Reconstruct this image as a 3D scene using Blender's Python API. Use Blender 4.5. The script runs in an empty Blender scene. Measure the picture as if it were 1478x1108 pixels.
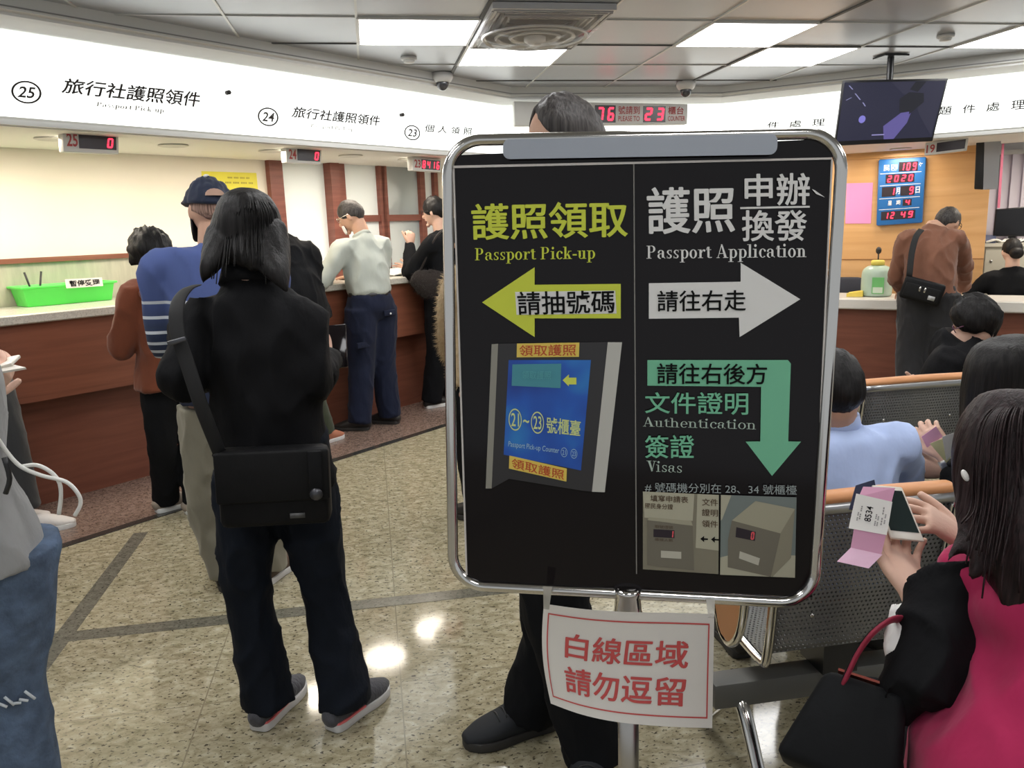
import bpy, bmesh, math, random
import numpy as np
from mathutils import Vector, Matrix, noise

random.seed(7)
sc = bpy.context.scene
COL = sc.collection
V = Vector
PI = math.pi

# ------------------------------------------------------------------ camera
W, H, FPX = 1478, 1108, 1150.0
CAM = V((0.0, 0.0, 1.5))
_y, _p, _r = map(math.radians, (9.7, 11.3, 1.85))
FW = V((math.sin(_y) * math.cos(_p), math.cos(_y) * math.cos(_p), -math.sin(_p)))
_r0 = V((math.cos(_y), -math.sin(_y), 0)); _u0 = _r0.cross(FW)
RT = (math.cos(_r) * _r0 - math.sin(_r) * _u0).normalized()
UPV = RT.cross(FW).normalized()
cd = bpy.data.cameras.new('camera'); cd.sensor_width = 36; cd.lens = FPX / W * 36
cd.clip_start = 0.02; cd.clip_end = 60
cam = bpy.data.objects.new('camera', cd); COL.objects.link(cam)
cam.matrix_world = Matrix(((RT.x, UPV.x, -FW.x, CAM.x), (RT.y, UPV.y, -FW.y, CAM.y), (RT.z, UPV.z, -FW.z, CAM.z), (0, 0, 0, 1)))
sc.camera = cam

# ------------------------------------------------------------------ light and exposure
sc.view_settings.view_transform = 'Standard'
sc.view_settings.look = 'None'
sc.view_settings.exposure = 0.0
sc.view_settings.gamma = 1.0
sc.view_settings.use_curve_mapping = False
world = bpy.data.worlds.new('room_light'); sc.world = world
world.use_nodes = True
world.node_tree.nodes['Background'].inputs[0].default_value = (0.93, 0.97, 1.0, 1)
world.node_tree.nodes['Background'].inputs[1].default_value = 0.5
PANEL_E = 12.0      # ceiling light diffusers
BAND_E = 1.5       # backlit sign band
SPOT_W = 7.0      # downlights under the soffit

# pixel -> world (measuring helpers: a pixel plus the plane the thing stands in)
def ray(px, py): return FPX * FW + (px - W / 2) * RT + (H / 2 - py) * UPV
def atY(px, py, y): d = ray(px, py); return CAM + d * ((y - CAM.y) / d.y)
def atZ(px, py, z): d = ray(px, py); return CAM + d * ((z - CAM.z) / d.z)
def atD(px, py, dep): return CAM + ray(px, py) * (dep / FPX)
def atP(px, py, p0, n): d = ray(px, py); return CAM + d * ((V(p0) - CAM).dot(V(n)) / d.dot(V(n)))

# ------------------------------------------------------------------ materials
MATS = {}
def mat(name, col, rough=0.6, metal=0.0, bump=0.0, bscale=80.0, var=0.0, vscale=6.0, emit=0.0, spec=0.5, stretch=(1, 1, 1), sheen=0.0, alpha=1.0, trans=0.0):
    if name in MATS: return MATS[name]
    m = bpy.data.materials.new(name); m.use_nodes = True
    nt = m.node_tree; b = nt.nodes['Principled BSDF']
    c = (*col, 1)
    b.inputs['Base Color'].default_value = c
    b.inputs['Roughness'].default_value = rough
    b.inputs['Metallic'].default_value = metal
    b.inputs['Specular IOR Level'].default_value = spec
    b.inputs['Sheen Weight'].default_value = sheen
    b.inputs['Alpha'].default_value = alpha
    b.inputs['Transmission Weight'].default_value = trans
    if emit:
        b.inputs['Emission Color'].default_value = c; b.inputs['Emission Strength'].default_value = emit
    if bump or var:
        tc = nt.nodes.new('ShaderNodeTexCoord'); mp = nt.nodes.new('ShaderNodeMapping')
        mp.inputs['Scale'].default_value = stretch
        nt.links.new(tc.outputs['Object'], mp.inputs['Vector'])
    if var:
        nz = nt.nodes.new('ShaderNodeTexNoise'); nz.inputs['Scale'].default_value = vscale; nz.inputs['Detail'].default_value = 4
        rp = nt.nodes.new('ShaderNodeValToRGB')
        rp.color_ramp.elements[0].position = 0.3; rp.color_ramp.elements[1].position = 0.7
        rp.color_ramp.elements[0].color = (*[max(0, k * (1 - var)) for k in col], 1)
        rp.color_ramp.elements[1].color = (*[min(1, k * (1 + var)) for k in col], 1)
        nt.links.new(mp.outputs[0], nz.inputs['Vector']); nt.links.new(nz.outputs['Fac'], rp.inputs[0]); nt.links.new(rp.outputs[0], b.inputs['Base Color'])
    if bump:
        n2 = nt.nodes.new('ShaderNodeTexNoise'); n2.inputs['Scale'].default_value = bscale; n2.inputs['Detail'].default_value = 3
        bp = nt.nodes.new('ShaderNodeBump'); bp.inputs['Strength'].default_value = bump; bp.inputs['Distance'].default_value = 0.02
        nt.links.new(mp.outputs[0], n2.inputs['Vector']); nt.links.new(n2.outputs['Fac'], bp.inputs['Height']); nt.links.new(bp.outputs[0], b.inputs['Normal'])
    MATS[name] = m
    return m

def cloth(name, col, rough=0.85, bump=0.25, bscale=18, var=0.12, sheen=0.15, spec=0.25, stretch=(1, 1, 0.5)):
    return mat(name, col, rough, 0, bump, bscale, var, 9, sheen=sheen, spec=spec, stretch=stretch)

def ramp(nt, stops):
    r = nt.nodes.new('ShaderNodeValToRGB')
    e = r.color_ramp.elements
    while len(e) > 1: e.remove(e[-1])
    e[0].position = stops[0][0]; e[0].color = (*stops[0][1], 1)
    for p, c in stops[1:]:
        k = e.new(p); k.color = (*c, 1)
    return r

def granite(name, stops, speck, scale, rough, grid=None, joint=(0.2, 0.18, 0.15), spec=0.5, specks=(0.36, 0.46), stretch=(1, 1.6, 1)):
    m = bpy.data.materials.new(name); m.use_nodes = True; nt = m.node_tree; b = nt.nodes['Principled BSDF']; L = nt.links.new
    tc = nt.nodes.new('ShaderNodeTexCoord'); mp = nt.nodes.new('ShaderNodeMapping'); L(tc.outputs['Object'], mp.inputs[0])
    mp.inputs['Rotation'].default_value = (0, 0, 0.7); mp.inputs['Scale'].default_value = stretch
    n1 = nt.nodes.new('ShaderNodeTexNoise'); n1.inputs['Scale'].default_value = scale; n1.inputs['Detail'].default_value = 7; n1.inputs['Roughness'].default_value = 0.65; n1.inputs['Distortion'].default_value = 0.6
    L(mp.outputs[0], n1.inputs['Vector'])
    r1 = ramp(nt, stops); L(n1.outputs['Fac'], r1.inputs[0])
    n2 = nt.nodes.new('ShaderNodeTexNoise'); n2.inputs['Scale'].default_value = scale * 3.1; n2.inputs['Detail'].default_value = 5; n2.inputs['Roughness'].default_value = 0.6
    L(mp.outputs[0], n2.inputs['Vector'])
    r2 = ramp(nt, [(specks[0], (1, 1, 1)), (specks[1], (0, 0, 0))]); L(n2.outputs['Fac'], r2.inputs[0])
    mx = nt.nodes.new('ShaderNodeMix'); mx.data_type = 'RGBA'
    L(r2.outputs[0], mx.inputs[0]); L(r1.outputs[0], mx.inputs[6]); mx.inputs[7].default_value = (*speck, 1)
    out = mx.outputs[2]
    if grid:
        sx = nt.nodes.new('ShaderNodeSeparateXYZ'); L(tc.outputs['Object'], sx.inputs[0])
        fac = None
        for ax, (pitch, off) in zip((0, 1), grid):
            a = nt.nodes.new('ShaderNodeMath'); a.operation = 'ADD'; a.inputs[1].default_value = -off + pitch / 2 + 40 * pitch; L(sx.outputs[ax], a.inputs[0])
            f = nt.nodes.new('ShaderNodeMath'); f.operation = 'MODULO'; f.inputs[1].default_value = pitch; L(a.outputs[0], f.inputs[0])
            s = nt.nodes.new('ShaderNodeMath'); s.operation = 'SUBTRACT'; s.inputs[1].default_value = pitch / 2; L(f.outputs[0], s.inputs[0])
            ab = nt.nodes.new('ShaderNodeMath'); ab.operation = 'ABSOLUTE'; L(s.outputs[0], ab.inputs[0])
            lt = nt.nodes.new('ShaderNodeMath'); lt.operation = 'LESS_THAN'; lt.inputs[1].default_value = 0.0022; L(ab.outputs[0], lt.inputs[0])
            if fac is None: fac = lt
            else:
                mxm = nt.nodes.new('ShaderNodeMath'); mxm.operation = 'MAXIMUM'; L(fac.outputs[0], mxm.inputs[0]); L(lt.outputs[0], mxm.inputs[1]); fac = mxm
        m3 = nt.nodes.new('ShaderNodeMix'); m3.data_type = 'RGBA'; L(fac.outputs[0], m3.inputs[0]); L(out, m3.inputs[6]); m3.inputs[7].default_value = (*joint, 1)
        out = m3.outputs[2]
    L(out, b.inputs['Base Color']); b.inputs['Roughness'].default_value = rough; b.inputs['Specular IOR Level'].default_value = spec
    return m

def wood(name, dark, light, rough=0.35, scale=2.0, stretch=(1.0, 1.0, 14.0), spec=0.4):
    m = bpy.data.materials.new(name); m.use_nodes = True; nt = m.node_tree; b = nt.nodes['Principled BSDF']; L = nt.links.new
    tc = nt.nodes.new('ShaderNodeTexCoord'); mp = nt.nodes.new('ShaderNodeMapping'); L(tc.outputs['Object'], mp.inputs[0]); mp.inputs['Scale'].default_value = stretch
    n1 = nt.nodes.new('ShaderNodeTexNoise'); n1.inputs['Scale'].default_value = scale; n1.inputs['Detail'].default_value = 6; n1.inputs['Distortion'].default_value = 0.8
    L(mp.outputs[0], n1.inputs['Vector']); r = ramp(nt, [(0.3, dark), (0.7, light)]); L(n1.outputs['Fac'], r.inputs[0]); L(r.outputs[0], b.inputs['Base Color'])
    b.inputs['Roughness'].default_value = rough; b.inputs['Specular IOR Level'].default_value = spec
    return m

# ------------------------------------------------------------------ objects and tags
def wloc(o):
    p = V(o.location)
    while o.parent: o = o.parent; p += o.location
    return p
def tag(o, label=None, cat=None, group=None, kind=None):
    if label: o['label'] = label
    if cat: o['category'] = cat
    if group: o['group'] = group
    if kind: o['kind'] = kind
    return o
def thing(name, label, cat, loc, group=None):
    o = bpy.data.objects.new(name, None); COL.objects.link(o); o.location = V(loc); o.empty_display_size = 0.1
    return tag(o, label, cat, group)
def obj(name, vf, m, parent=None, smooth=True, label=None, origin=None, sharp=None):
    vs, fs = vf
    base = wloc(parent) if parent else V(origin) if origin is not None else V((0, 0, 0))
    me = bpy.data.meshes.new(name)
    vs = np.asarray([tuple(v) for v in vs], float) - np.array(base)
    me.from_pydata(vs.tolist(), [], [list(f) for f in fs])
    me.materials.append(m)
    if smooth:
        me.polygons.foreach_set('use_smooth', [True] * len(me.polygons))
        if sharp is not None:
            try: me.set_sharp_from_angle(angle=math.radians(sharp))
            except Exception: pass
    me.update()
    o = bpy.data.objects.new(name, me); COL.objects.link(o)
    if parent: o.parent = parent
    elif origin is not None: o.location = V(origin)
    if label: o['label'] = label
    return o
def struct(name, vf, m, smooth=False, parent=None): 
    o = obj(name, vf, m, parent, smooth)
    if not parent: o['kind'] = 'structure'
    return o
def copy_tree(o, loc=None, parent=None):
    c = o.copy(); COL.objects.link(c)
    if parent: c.parent = parent
    if loc is not None: c.location = V(loc)
    for ch in list(o.children): copy_tree(ch, None, c)
    return c

# ------------------------------------------------------------------ mesh builders: each returns (verts, faces)
def join(*parts):
    vs, fs = [], []
    for v, f in parts:
        k = len(vs); vs += [tuple(x) for x in v]; fs += [tuple(i + k for i in q) for q in f]
    return vs, fs
def hexa(c):   # 8 corners: bottom ring 0-3, top ring 4-7
    return [tuple(p) for p in c], [(3, 2, 1, 0), (4, 5, 6, 7), (0, 1, 5, 4), (1, 2, 6, 5), (2, 3, 7, 6), (3, 0, 4, 7)]
def bevelled(vf, w, seg=2):
    bm = bmesh.new(); vv = [bm.verts.new(v) for v in vf[0]]
    for f in vf[1]: bm.faces.new([vv[i] for i in f])
    bmesh.ops.recalc_face_normals(bm, faces=bm.faces)
    bmesh.ops.bevel(bm, geom=bm.edges[:], offset=w, segments=seg, affect='EDGES', profile=0.5)
    bm.verts.index_update()
    r = [tuple(v.co) for v in bm.verts], [tuple(v.index for v in f.verts) for f in bm.faces]
    bm.free(); return r
def box(x0, x1, y0, y1, z0, z1, bev=0):
    r = hexa([(x0, y0, z0), (x1, y0, z0), (x1, y1, z0), (x0, y1, z0), (x0, y0, z1), (x1, y0, z1), (x1, y1, z1), (x0, y1, z1)])
    return bevelled(r, bev) if bev else r
def obox(c, ax, ay, az, hx, hy, hz, bev=0):
    c, ax, ay, az = V(c), V(ax).normalized(), V(ay).normalized(), V(az).normalized()
    p = []
    for sz in (-1, 1):
        for sx, sy in ((-1, -1), (1, -1), (1, 1), (-1, 1)): p.append(c + ax * hx * sx + ay * hy * sy + az * hz * sz)
    r = hexa(p); return bevelled(r, bev) if bev else r
def slab(q, t, bev=0):     # quad TL,TR,BR,BL seen from the front; thickness t goes backwards
    q = [V(p) for p in q]; n = (q[1] - q[0]).cross(q[3] - q[0]).normalized()   # points away from the viewer
    r = hexa(q + [p + n * t for p in q]); return bevelled(r, bev) if bev else r
def prism(poly, axis):
    a = V(axis); n = len(poly); P = [V(p) for p in poly]
    return [tuple(p) for p in P] + [tuple(p + a) for p in P], [tuple(range(n))[::-1], tuple(range(n, 2 * n))] + [(i, (i + 1) % n, (i + 1) % n + n, i + n) for i in range(n)]
def catmull(P, k=4):
    P = [np.array(p, float) for p in P]
    if len(P) < 3: 
        return [P[0] + (P[-1] - P[0]) * t / k for t in range(k + 1)]
    out = []
    for i in range(len(P) - 1):
        p0 = P[i - 1] if i else 2 * P[0] - P[1]; p1, p2 = P[i], P[i + 1]; p3 = P[i + 2] if i + 2 < len(P) else 2 * P[-1] - P[-2]
        for j in range(k):
            t = j / k; out.append(0.5 * (2 * p1 + (p2 - p0) * t + (2 * p0 - 5 * p1 + 4 * p2 - p3) * t * t + (3 * p1 - p0 - 3 * p2 + p3) * t ** 3))
    out.append(P[-1]); return out
def loft(path, radii, ref=(0, 0, 1), n=16, sub=4, rnd=True):
    """smooth tube through path; radii: r or (rx along ref, ry); rounded ends"""
    path = [np.array(p, float) for p in path]; rr = [(r, r) if not hasattr(r, '__len__') else tuple(r) for r in radii]
    pr = catmull([np.concatenate([p, r]) for p, r in zip(path, rr)], sub)
    C = [q[:3] for q in pr]; R = [np.maximum(q[3:5], 1e-4) for q in pr]
    rings = []; N = len(C); prevx = None
    for i in range(N):
        t = C[min(i + 1, N - 1)] - C[max(i - 1, 0)]; t /= (np.linalg.norm(t) + 1e-9)
        x = np.array(ref, float) - t * np.dot(ref, t)
        if np.linalg.norm(x) < 0.05: x = prevx - t * np.dot(prevx, t) if prevx is not None else np.array((1.0, 0, 0)) - t * t[0]
        x /= np.linalg.norm(x) + 1e-9; prevx = x; y = np.cross(t, x)
        rings.append((C[i], x, y, R[i], t))
    if rnd:
        def cap(r, s):
            c, x, y, R_, t = r; m = min(R_) ; o = []
            for a in (0.5, 0.87):
                o.append((c + s * t * m * a * 0.9, x, y, R_ * math.sqrt(1 - a * a), t))
            return o
        rings = cap(rings[0], -1)[::-1] + rings + cap(rings[-1], 1)
    vs, fs = [], []
    for c, x, y, R_, t in rings:
        for k in range(n):
            a = 2 * PI * k / n; vs.append(tuple(c + x * R_[0] * math.cos(a) + y * R_[1] * math.sin(a)))
    for i in range(len(rings) - 1):
        for k in range(n):
            a, b = i * n + k, i * n + (k + 1) % n; fs.append((a, b, b + n, a + n))
    fs.append(tuple(range(n))[::-1]); fs.append(tuple(range((len(rings) - 1) * n, len(rings) * n)))
    return vs, fs
def tube(path, r, n=10, sub=6): return loft(path, [r] * len(path), (0.13, 0.31, 0.94), n, sub, False)
def lathe(c, prof, n=24, axis=(0, 0, 1)):
    a = V(axis).normalized(); x = a.orthogonal().normalized(); y = a.cross(x); vs, fs = [], []
    for r, h in prof:
        for k in range(n):
            t = 2 * PI * k / n; vs.append(tuple(V(c) + a * h + (x * math.cos(t) + y * math.sin(t)) * max(r, 1e-4)))
    m = len(prof)
    for i in range(m - 1):
        for k in range(n): 
            p, q = i * n + k, i * n + (k + 1) % n; fs.append((p, q, q + n, p + n))
    fs.append(tuple(range(n))[::-1]); fs.append(tuple(range((m - 1) * n, m * n))); return vs, fs
def ellipsoid(c, ax, ay, az, rx, ry, rz, n=16, m=10):
    c, ax, ay, az = V(c), V(ax), V(ay), V(az); vs, fs = [], []
    for i in range(m + 1):
        e = -PI / 2 + PI * i / m
        for k in range(n):
            a = 2 * PI * k / n
            vs.append(tuple(c + ax * rx * max(math.cos(e), 1e-3) * math.cos(a) + ay * ry * max(math.cos(e), 1e-3) * math.sin(a) + az * rz * math.sin(e)))
    for i in range(m):
        for k in range(n): p, q = i * n + k, i * n + (k + 1) % n; fs.append((p, q, q + n, p + n))
    fs.append(tuple(range(n))[::-1]); fs.append(tuple(range(m * n, (m + 1) * n))); return vs, fs
def remesh(parts, voxel, smooth=3):
    vs, fs = join(*parts)
    me = bpy.data.meshes.new('tmp'); me.from_pydata(vs, [], fs); me.update()
    bm = bmesh.new(); bm.from_mesh(me); bmesh.ops.triangulate(bm, faces=[f for f in bm.faces if len(f.verts) > 4]); bm.to_mesh(me); bm.free()
    o = bpy.data.objects.new('tmp', me); COL.objects.link(o)
    r = o.modifiers.new('r', 'REMESH'); r.mode = 'VOXEL'; r.voxel_size = voxel
    s = o.modifiers.new('s', 'SMOOTH'); s.iterations = smooth; s.factor = 0.5
    m2 = bpy.data.meshes.new_from_object(o.evaluated_get(bpy.context.evaluated_depsgraph_get()))
    v = np.empty(len(m2.vertices) * 3); m2.vertices.foreach_get('co', v); v = v.reshape(-1, 3)
    f = [tuple(p.vertices) for p in m2.polygons]
    nn = np.empty(len(m2.vertices) * 3); m2.vertex_normals.foreach_get('vector', nn)
    bpy.data.objects.remove(o); bpy.data.meshes.remove(me); bpy.data.meshes.remove(m2)
    return v, f, nn.reshape(-1, 3)
def wrinkle(vfn, amp, freq, seed=0.0, stretch=(1, 1, 0.6), amp2=None):
    v, f, nn = vfn; out = v.copy()
    for i in range(len(v)):
        p = V((v[i][0] * stretch[0] * freq + seed, v[i][1] * stretch[1] * freq, v[i][2] * stretch[2] * freq))
        d = 1 - 2 * abs(noise.noise(p)); d = d * d * d
        e = noise.noise(p * 2.7)
        out[i] = v[i] + nn[i] * (amp * (d - 0.35) + amp * 0.35 * e)
    return out, f

# mapped surfaces: a quad TL,TR,BR,BL or any function S(u right 0..1, v down 0..1) -> point
def quadmap(q, off=0.0):
    q = [V(p) for p in q]; n = -(q[1] - q[0]).cross(q[3] - q[0]).normalized() * off
    return lambda u, v: (q[0] * (1 - u) + q[1] * u) * (1 - v) + (q[3] * (1 - u) + q[2] * u) * v + n
_tc = {}
def glyphs(s, weight=0.0, res=3):
    key = (s, weight)
    if key in _tc: return _tc[key]
    c = bpy.data.curves.new('t', 'FONT'); c.body = s; c.offset = weight; c.resolution_u = res; c.size = 1.0
    o = bpy.data.objects.new('t', c); COL.objects.link(o)
    m = bpy.data.meshes.new_from_object(o.evaluated_get(bpy.context.evaluated_depsgraph_get()))
    vs = [tuple(v.co) for v in m.vertices]; fs = [tuple(p.vertices) for p in m.polygons]
    bpy.data.objects.remove(o); bpy.data.meshes.remove(m)
    _tc[key] = (vs, fs); return vs, fs
def fit(vf, S, r=(0, 0, 1, 1), slant=0.0):
    """place flat artwork so that its bounding box fills the box r=(u0,v0,u1,v1) of surface S"""
    a = np.array([(v[0], v[1]) for v in vf[0]], float); a[:, 0] += slant * a[:, 1]
    lo, hi = a.min(0), a.max(0); a = (a - lo) / np.maximum(hi - lo, 1e-6)
    return [tuple(S(float(r[0] + (r[2] - r[0]) * x), float(r[1] + (r[3] - r[1]) * (1 - y)))) for x, y in a], vf[1]
def boldfit(vf, SF, r, d):
    # heavier strokes: four shifted copies, each a hair in front of the last; SF(off) -> surface
    a = np.array([(v[0], v[1]) for v in vf[0]], float); w, h = a.max(0) - a.min(0); out = []
    for i, (dx, dy) in enumerate(((d, 0), (-d, 0), (0, d * .7), (0, -d * .7))):
        u, v = dx / w * (r[2] - r[0]), dy / h * (r[3] - r[1]); iu, iv = d / w * (r[2] - r[0]), d * .7 / h * (r[3] - r[1])
        out.append(fit(vf, SF(i * .0003), (r[0] + iu + u, r[1] + iv - v, r[2] - iu + u, r[3] - iv - v)))
    return join(*out)
def text(name, s, S, r, m, parent, weight=0.0, slant=0.0): return obj(name, fit(glyphs(s, weight), S, r, slant), m, parent, False)
def poly(name, pts, S, m, parent): return obj(name, ([tuple(S(*p)) for p in pts], [tuple(range(len(pts)))[::-1]]), m, parent, False)
def rect(name, r, S, m, parent): return poly(name, [(r[0], r[1]), (r[2], r[1]), (r[2], r[3]), (r[0], r[3])], S, m, parent)
def border(r, w, wv):
    u0, v0, u1, v1 = r; o = [(u0, v0), (u1, v0), (u1, v1), (u0, v1)]; i = [(u0 + w, v0 + wv), (u1 - w, v0 + wv), (u1 - w, v1 - wv), (u0 + w, v1 - wv)]
    return o + i, [(k, k + 4, (k + 1) % 4 + 4, (k + 1) % 4) for k in range(4)]
SEG = {'0': 'abcdef', '1': 'bc', '2': 'abged', '3': 'abgcd', '4': 'fgbc', '5': 'afgcd', '6': 'afgedc', '7': 'abc', '8': 'abcdefg', '9': 'abcdfg', 'b': 'fgedc'}
def seg7(s, t=0.16, gap=0.35, slant=0.12):
    vs, fs = [], []; w = 0.55
    for k, ch in enumerate(s):
        x0 = k * (w + gap)
        for g in SEG.get(ch, ''):
            r = {'a': (t / 2, 1 - t, w - t / 2, 1), 'd': (t / 2, 0, w - t / 2, t), 'g': (t / 2, .5 - t / 2, w - t / 2, .5 + t / 2), 'f': (0, .52, t, 1 - t / 2), 'b': (w - t, .52, w, 1 - t / 2), 'e': (0, t / 2, t, .48), 'c': (w - t, t / 2, w, .48)}[g]
            b = len(vs); vs += [(x0 + x + slant * y, y, 0) for x, y in ((r[0], r[1]), (r[2], r[1]), (r[2], r[3]), (r[0], r[3]))]; fs.append((b, b + 1, b + 2, b + 3))
    return vs, fs
# a small high-contrast serif alphabet for the English lines of the sign
def serif(s, t=0.13, hl=0.03):
    X = 0.46; vs, fs = [], []
    def add(pts): b = len(vs); vs.extend([(px, py, 0) for px, py in pts]); fs.append(tuple(range(b, b + len(pts))))
    def R(x0, y0, x1, y1): add([(x0, y0), (x1, y0), (x1, y1), (x0, y1)])
    def B(cx, cy, rx, ry, tl=t, a0=0, a1=360, th=hl):
        n = max(6, int((a1 - a0) / 15))
        for i in range(n):
            q = []
            for a, inn in ((a0 + (a1 - a0) * i / n, 0), (a0 + (a1 - a0) * (i + 1) / n, 0), (a0 + (a1 - a0) * (i + 1) / n, 1), (a0 + (a1 - a0) * i / n, 1)):
                a = math.radians(a); q.append((cx + (rx - inn * tl) * math.cos(a), cy + (ry - inn * th) * math.sin(a)))
            add(q)
    def D(cx, cy, r): add([(cx + r * math.cos(k * PI / 6), cy + r * math.sin(k * PI / 6)) for k in range(12)])
    def stem(x, y0, y1, sb=True, st=True, flag=False, w=0.09):
        R(x, y0, x + t, y1)
        if sb: R(x - w, y0, x + t + w, y0 + hl)
        if st: R(x - w, y1 - hl, x + (t + w if not flag else t), y1)
    x = 0.0
    for ch in s:
        if ch == ' ': x += 0.28; continue
        o = len(vs); adv = 0.5
        if ch == 'P': stem(0.1, 0, .7); R(.2, .7 - hl, .34, .7); R(.2, .33, .34, .33 + hl); B(.34, .515, .22, .185, t, -90, 90); adv = .66
        elif ch == 'a': R(.3, .05, .3 + t, .33); B(.24, .33, .19, .13, t * .9, 0, 150); D(.1, .34, .055); B(.2, .13, .17, .14, t * .9, 80, 290); R(.2, .24, .32, .24 + hl); B(.49, .08, .06, .08, .03, 180, 300); adv = .56
        elif ch == 's': B(.2, .345, .15, .115, t * .8, 40, 270); B(.2, .115, .15, .115, t * .8, -140, 90); add([(.1, .31), (.25, .21), (.32, .16), (.3, .12), (.14, .22), (.06, .3)]); R(.31, .32, .34, .46); R(.05, 0, .08, .14); adv = .42
        elif ch == 'o': B(.25, X / 2, .23, X / 2 + .01); adv = .53
        elif ch == 'r': stem(.1, 0, X, True, True, True); B(.36, .3, .13, .16, .04, 60, 180); D(.4, .4, .06); adv = .48
        elif ch == 't': R(.1, .06, .1 + t, .6); R(.02, X - hl, .33, X); B(.26, .09, .16, .09, t, 180, 330); add([(.1, .6), (.23, .6), (.02, X)]); adv = .37
        elif ch == 'i': stem(.09, 0, X, True, True, True); D(.15, .63, .075); adv = .34
        elif ch == 'c': B(.25, X / 2, .22, X / 2 + .01, t, 50, 320); D(.38, .36, .06); adv = .46
        elif ch == 'k': stem(.09, 0, .7, True, True, True); add([(.2, .2), (.24, .18), (.45, X), (.38, X)]); add([(.26, .27), (.38, .27), (.52, 0), (.38, 0)]); R(.32, X - hl, .54, X); R(.3, 0, .58, hl); adv = .58
        elif ch == '-': R(.04, .19, .3, .27); adv = .34
        elif ch == 'u': R(.09, .12, .09 + t, X); R(.0, X - hl, .1, X); B(.26, .13, .17, .14, t * .6, 180, 330); R(.36, 0, .36 + t, X); R(.28, X - hl, .38, X); R(.48, 0, .57, hl); adv = .6
        elif ch == 'p': stem(.09, -.22, X, True, True, True); B(.3, X / 2, .23, X / 2 + .01, t, -130, 130); adv = .57
        elif ch == 'A': add([(.27, .72), (.36, .72), (.64, 0), (.48, 0)]); add([(.29, .7), (.32, .66), (.11, 0), (.07, 0)]); R(.17, .22, .5, .22 + hl); R(0, 0, .2, hl); R(.4, 0, .72, hl); adv = .72
        elif ch == 'l': stem(.09, 0, .7, True, True, True); adv = .33
        elif ch == 'n': stem(.09, 0, X, True, True, True); B(.3, X - .16, .18, .16, t, 0, 140); stem(.48 - t, 0, X - .14, True, False); adv = .62
        elif ch == 'h': stem(.09, 0, .7, True, True, True); B(.3, X - .16, .18, .16, t, 0, 140); stem(.48 - t, 0, X - .14, True, False); adv = .62
        elif ch == 'e': B(.25, X / 2, .22, X / 2 + .01, t, 5, 320); R(.12, .23, .46, .23 + hl); adv = .5
        elif ch == 'V': add([(.08, .7), (.24, .7), (.42, .06), (.36, 0), (.33, 0)]); add([(.52, .7), (.56, .7), (.38, .02), (.34, .02)]); R(0, .7 - hl, .32, .7); R(.42, .7 - hl, .66, .7); adv = .64
        for k in range(o, len(vs)): vs[k] = (vs[k][0] + x, vs[k][1], 0)
        x += adv
    return vs, fs

# ================================================================== THE SETTING
CEIL = 2.55
D1 = V((.742, .670, 0)); N1 = V((-.670, .742, 0))      # left counter: direction and outward normal
D2 = V((.756, -.655, 0)); N2 = V((.655, .756, 0)); K2 = 6.79
YC = 6.45
def Lp(t, o, z): return D1 * t + N1 * (4.0 + o) + V((0, 0, z))
def Rp(t, o, z): return D2 * t + N2 * (K2 + o) + V((0, 0, z))
def Lpx(px, py, o): return atP(px, py, N1 * (4.0 + o), N1)
def Rpx(px, py, o): return atP(px, py, N2 * (K2 + o), N2)
def cornerL(o): y = YC + o; return V(((4.0 + o - N1.y * y) / N1.x, y, 0))
def cornerR(o): y = YC + o; return V(((K2 + o - N2.y * y) / N2.x, y, 0))
T0, T1 = 0.2, 2.6
def pathpts(o, seg):
    a = {'L': [Lp(T0, o, 0), cornerL(o)], 'C': [cornerL(o), cornerR(o)], 'R': [cornerR(o), Rp(T1, o, 0)], 'LC': [Lp(T0, o, 0), cornerL(o), cornerR(o)],
         'LCR': [Lp(T0, o, 0), cornerL(o), cornerR(o), Rp(T1, o, 0)]}
    return a[seg]
def sweep(prof, seg, closed=True):
    cols = [[p + V((0, 0, z)) for p in pathpts(o, seg)] for o, z in prof]
    n = len(cols[0]); m = len(prof); vs = [tuple(c[i]) for i in range(n) for c in cols]; fs = []
    for i in range(n - 1):
        for k in range(m if closed else m - 1):
            a, b = i * m + k, i * m + (k + 1) % m; fs.append((a, b, b + m, a + m))
    if closed: fs += [tuple(range(m))[::-1], tuple(range((n - 1) * m, n * m))]
    return vs, fs

M_floor = granite('granite_floor', [(.3, (.17, .145, .085)), (.43, (.29, .255, .165)), (.55, (.375, .335, .23)), (.7, (.49, .45, .34))], (.06, .05, .034), 19, 0.085, grid=((.638, 0.01), (.62, 2.49)), joint=(.22, .19, .13), specks=(.375, .425))
M_red = granite('red_granite', [(.3, (.13, .085, .065)), (.6, (.27, .19, .155))], (.06, .04, .035), 30, 0.25, stretch=(1, 1, 1))
M_grey = granite('grey_inlay', [(.3, (.10, .095, .075)), (.7, (.19, .18, .14))], (.05, .05, .04), 26, 0.2)
M_black = granite('black_inlay', [(.3, (.02, .02, .018)), (.7, (.06, .056, .05))], (.01, .01, .01), 30, 0.22)
struct('floor', box(-6, 9, -3, 9, -.08, 0), M_floor)
struct('trim_1', sweep([(.13, .0), (.13, .003), (.9, .003), (.9, .0)], 'LCR'), M_red)
struct('trim_2', sweep([(.075, .0), (.075, .004), (.13, .004), (.13, .0)], 'LCR'), M_black)
struct('trim_3', box(-1.292, -1.222, -3, 4.17, 0, .002), M_grey)
struct('trim_4', box(-3, 5.0, 3.04, 3.12, 0, .0015), M_grey)

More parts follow.
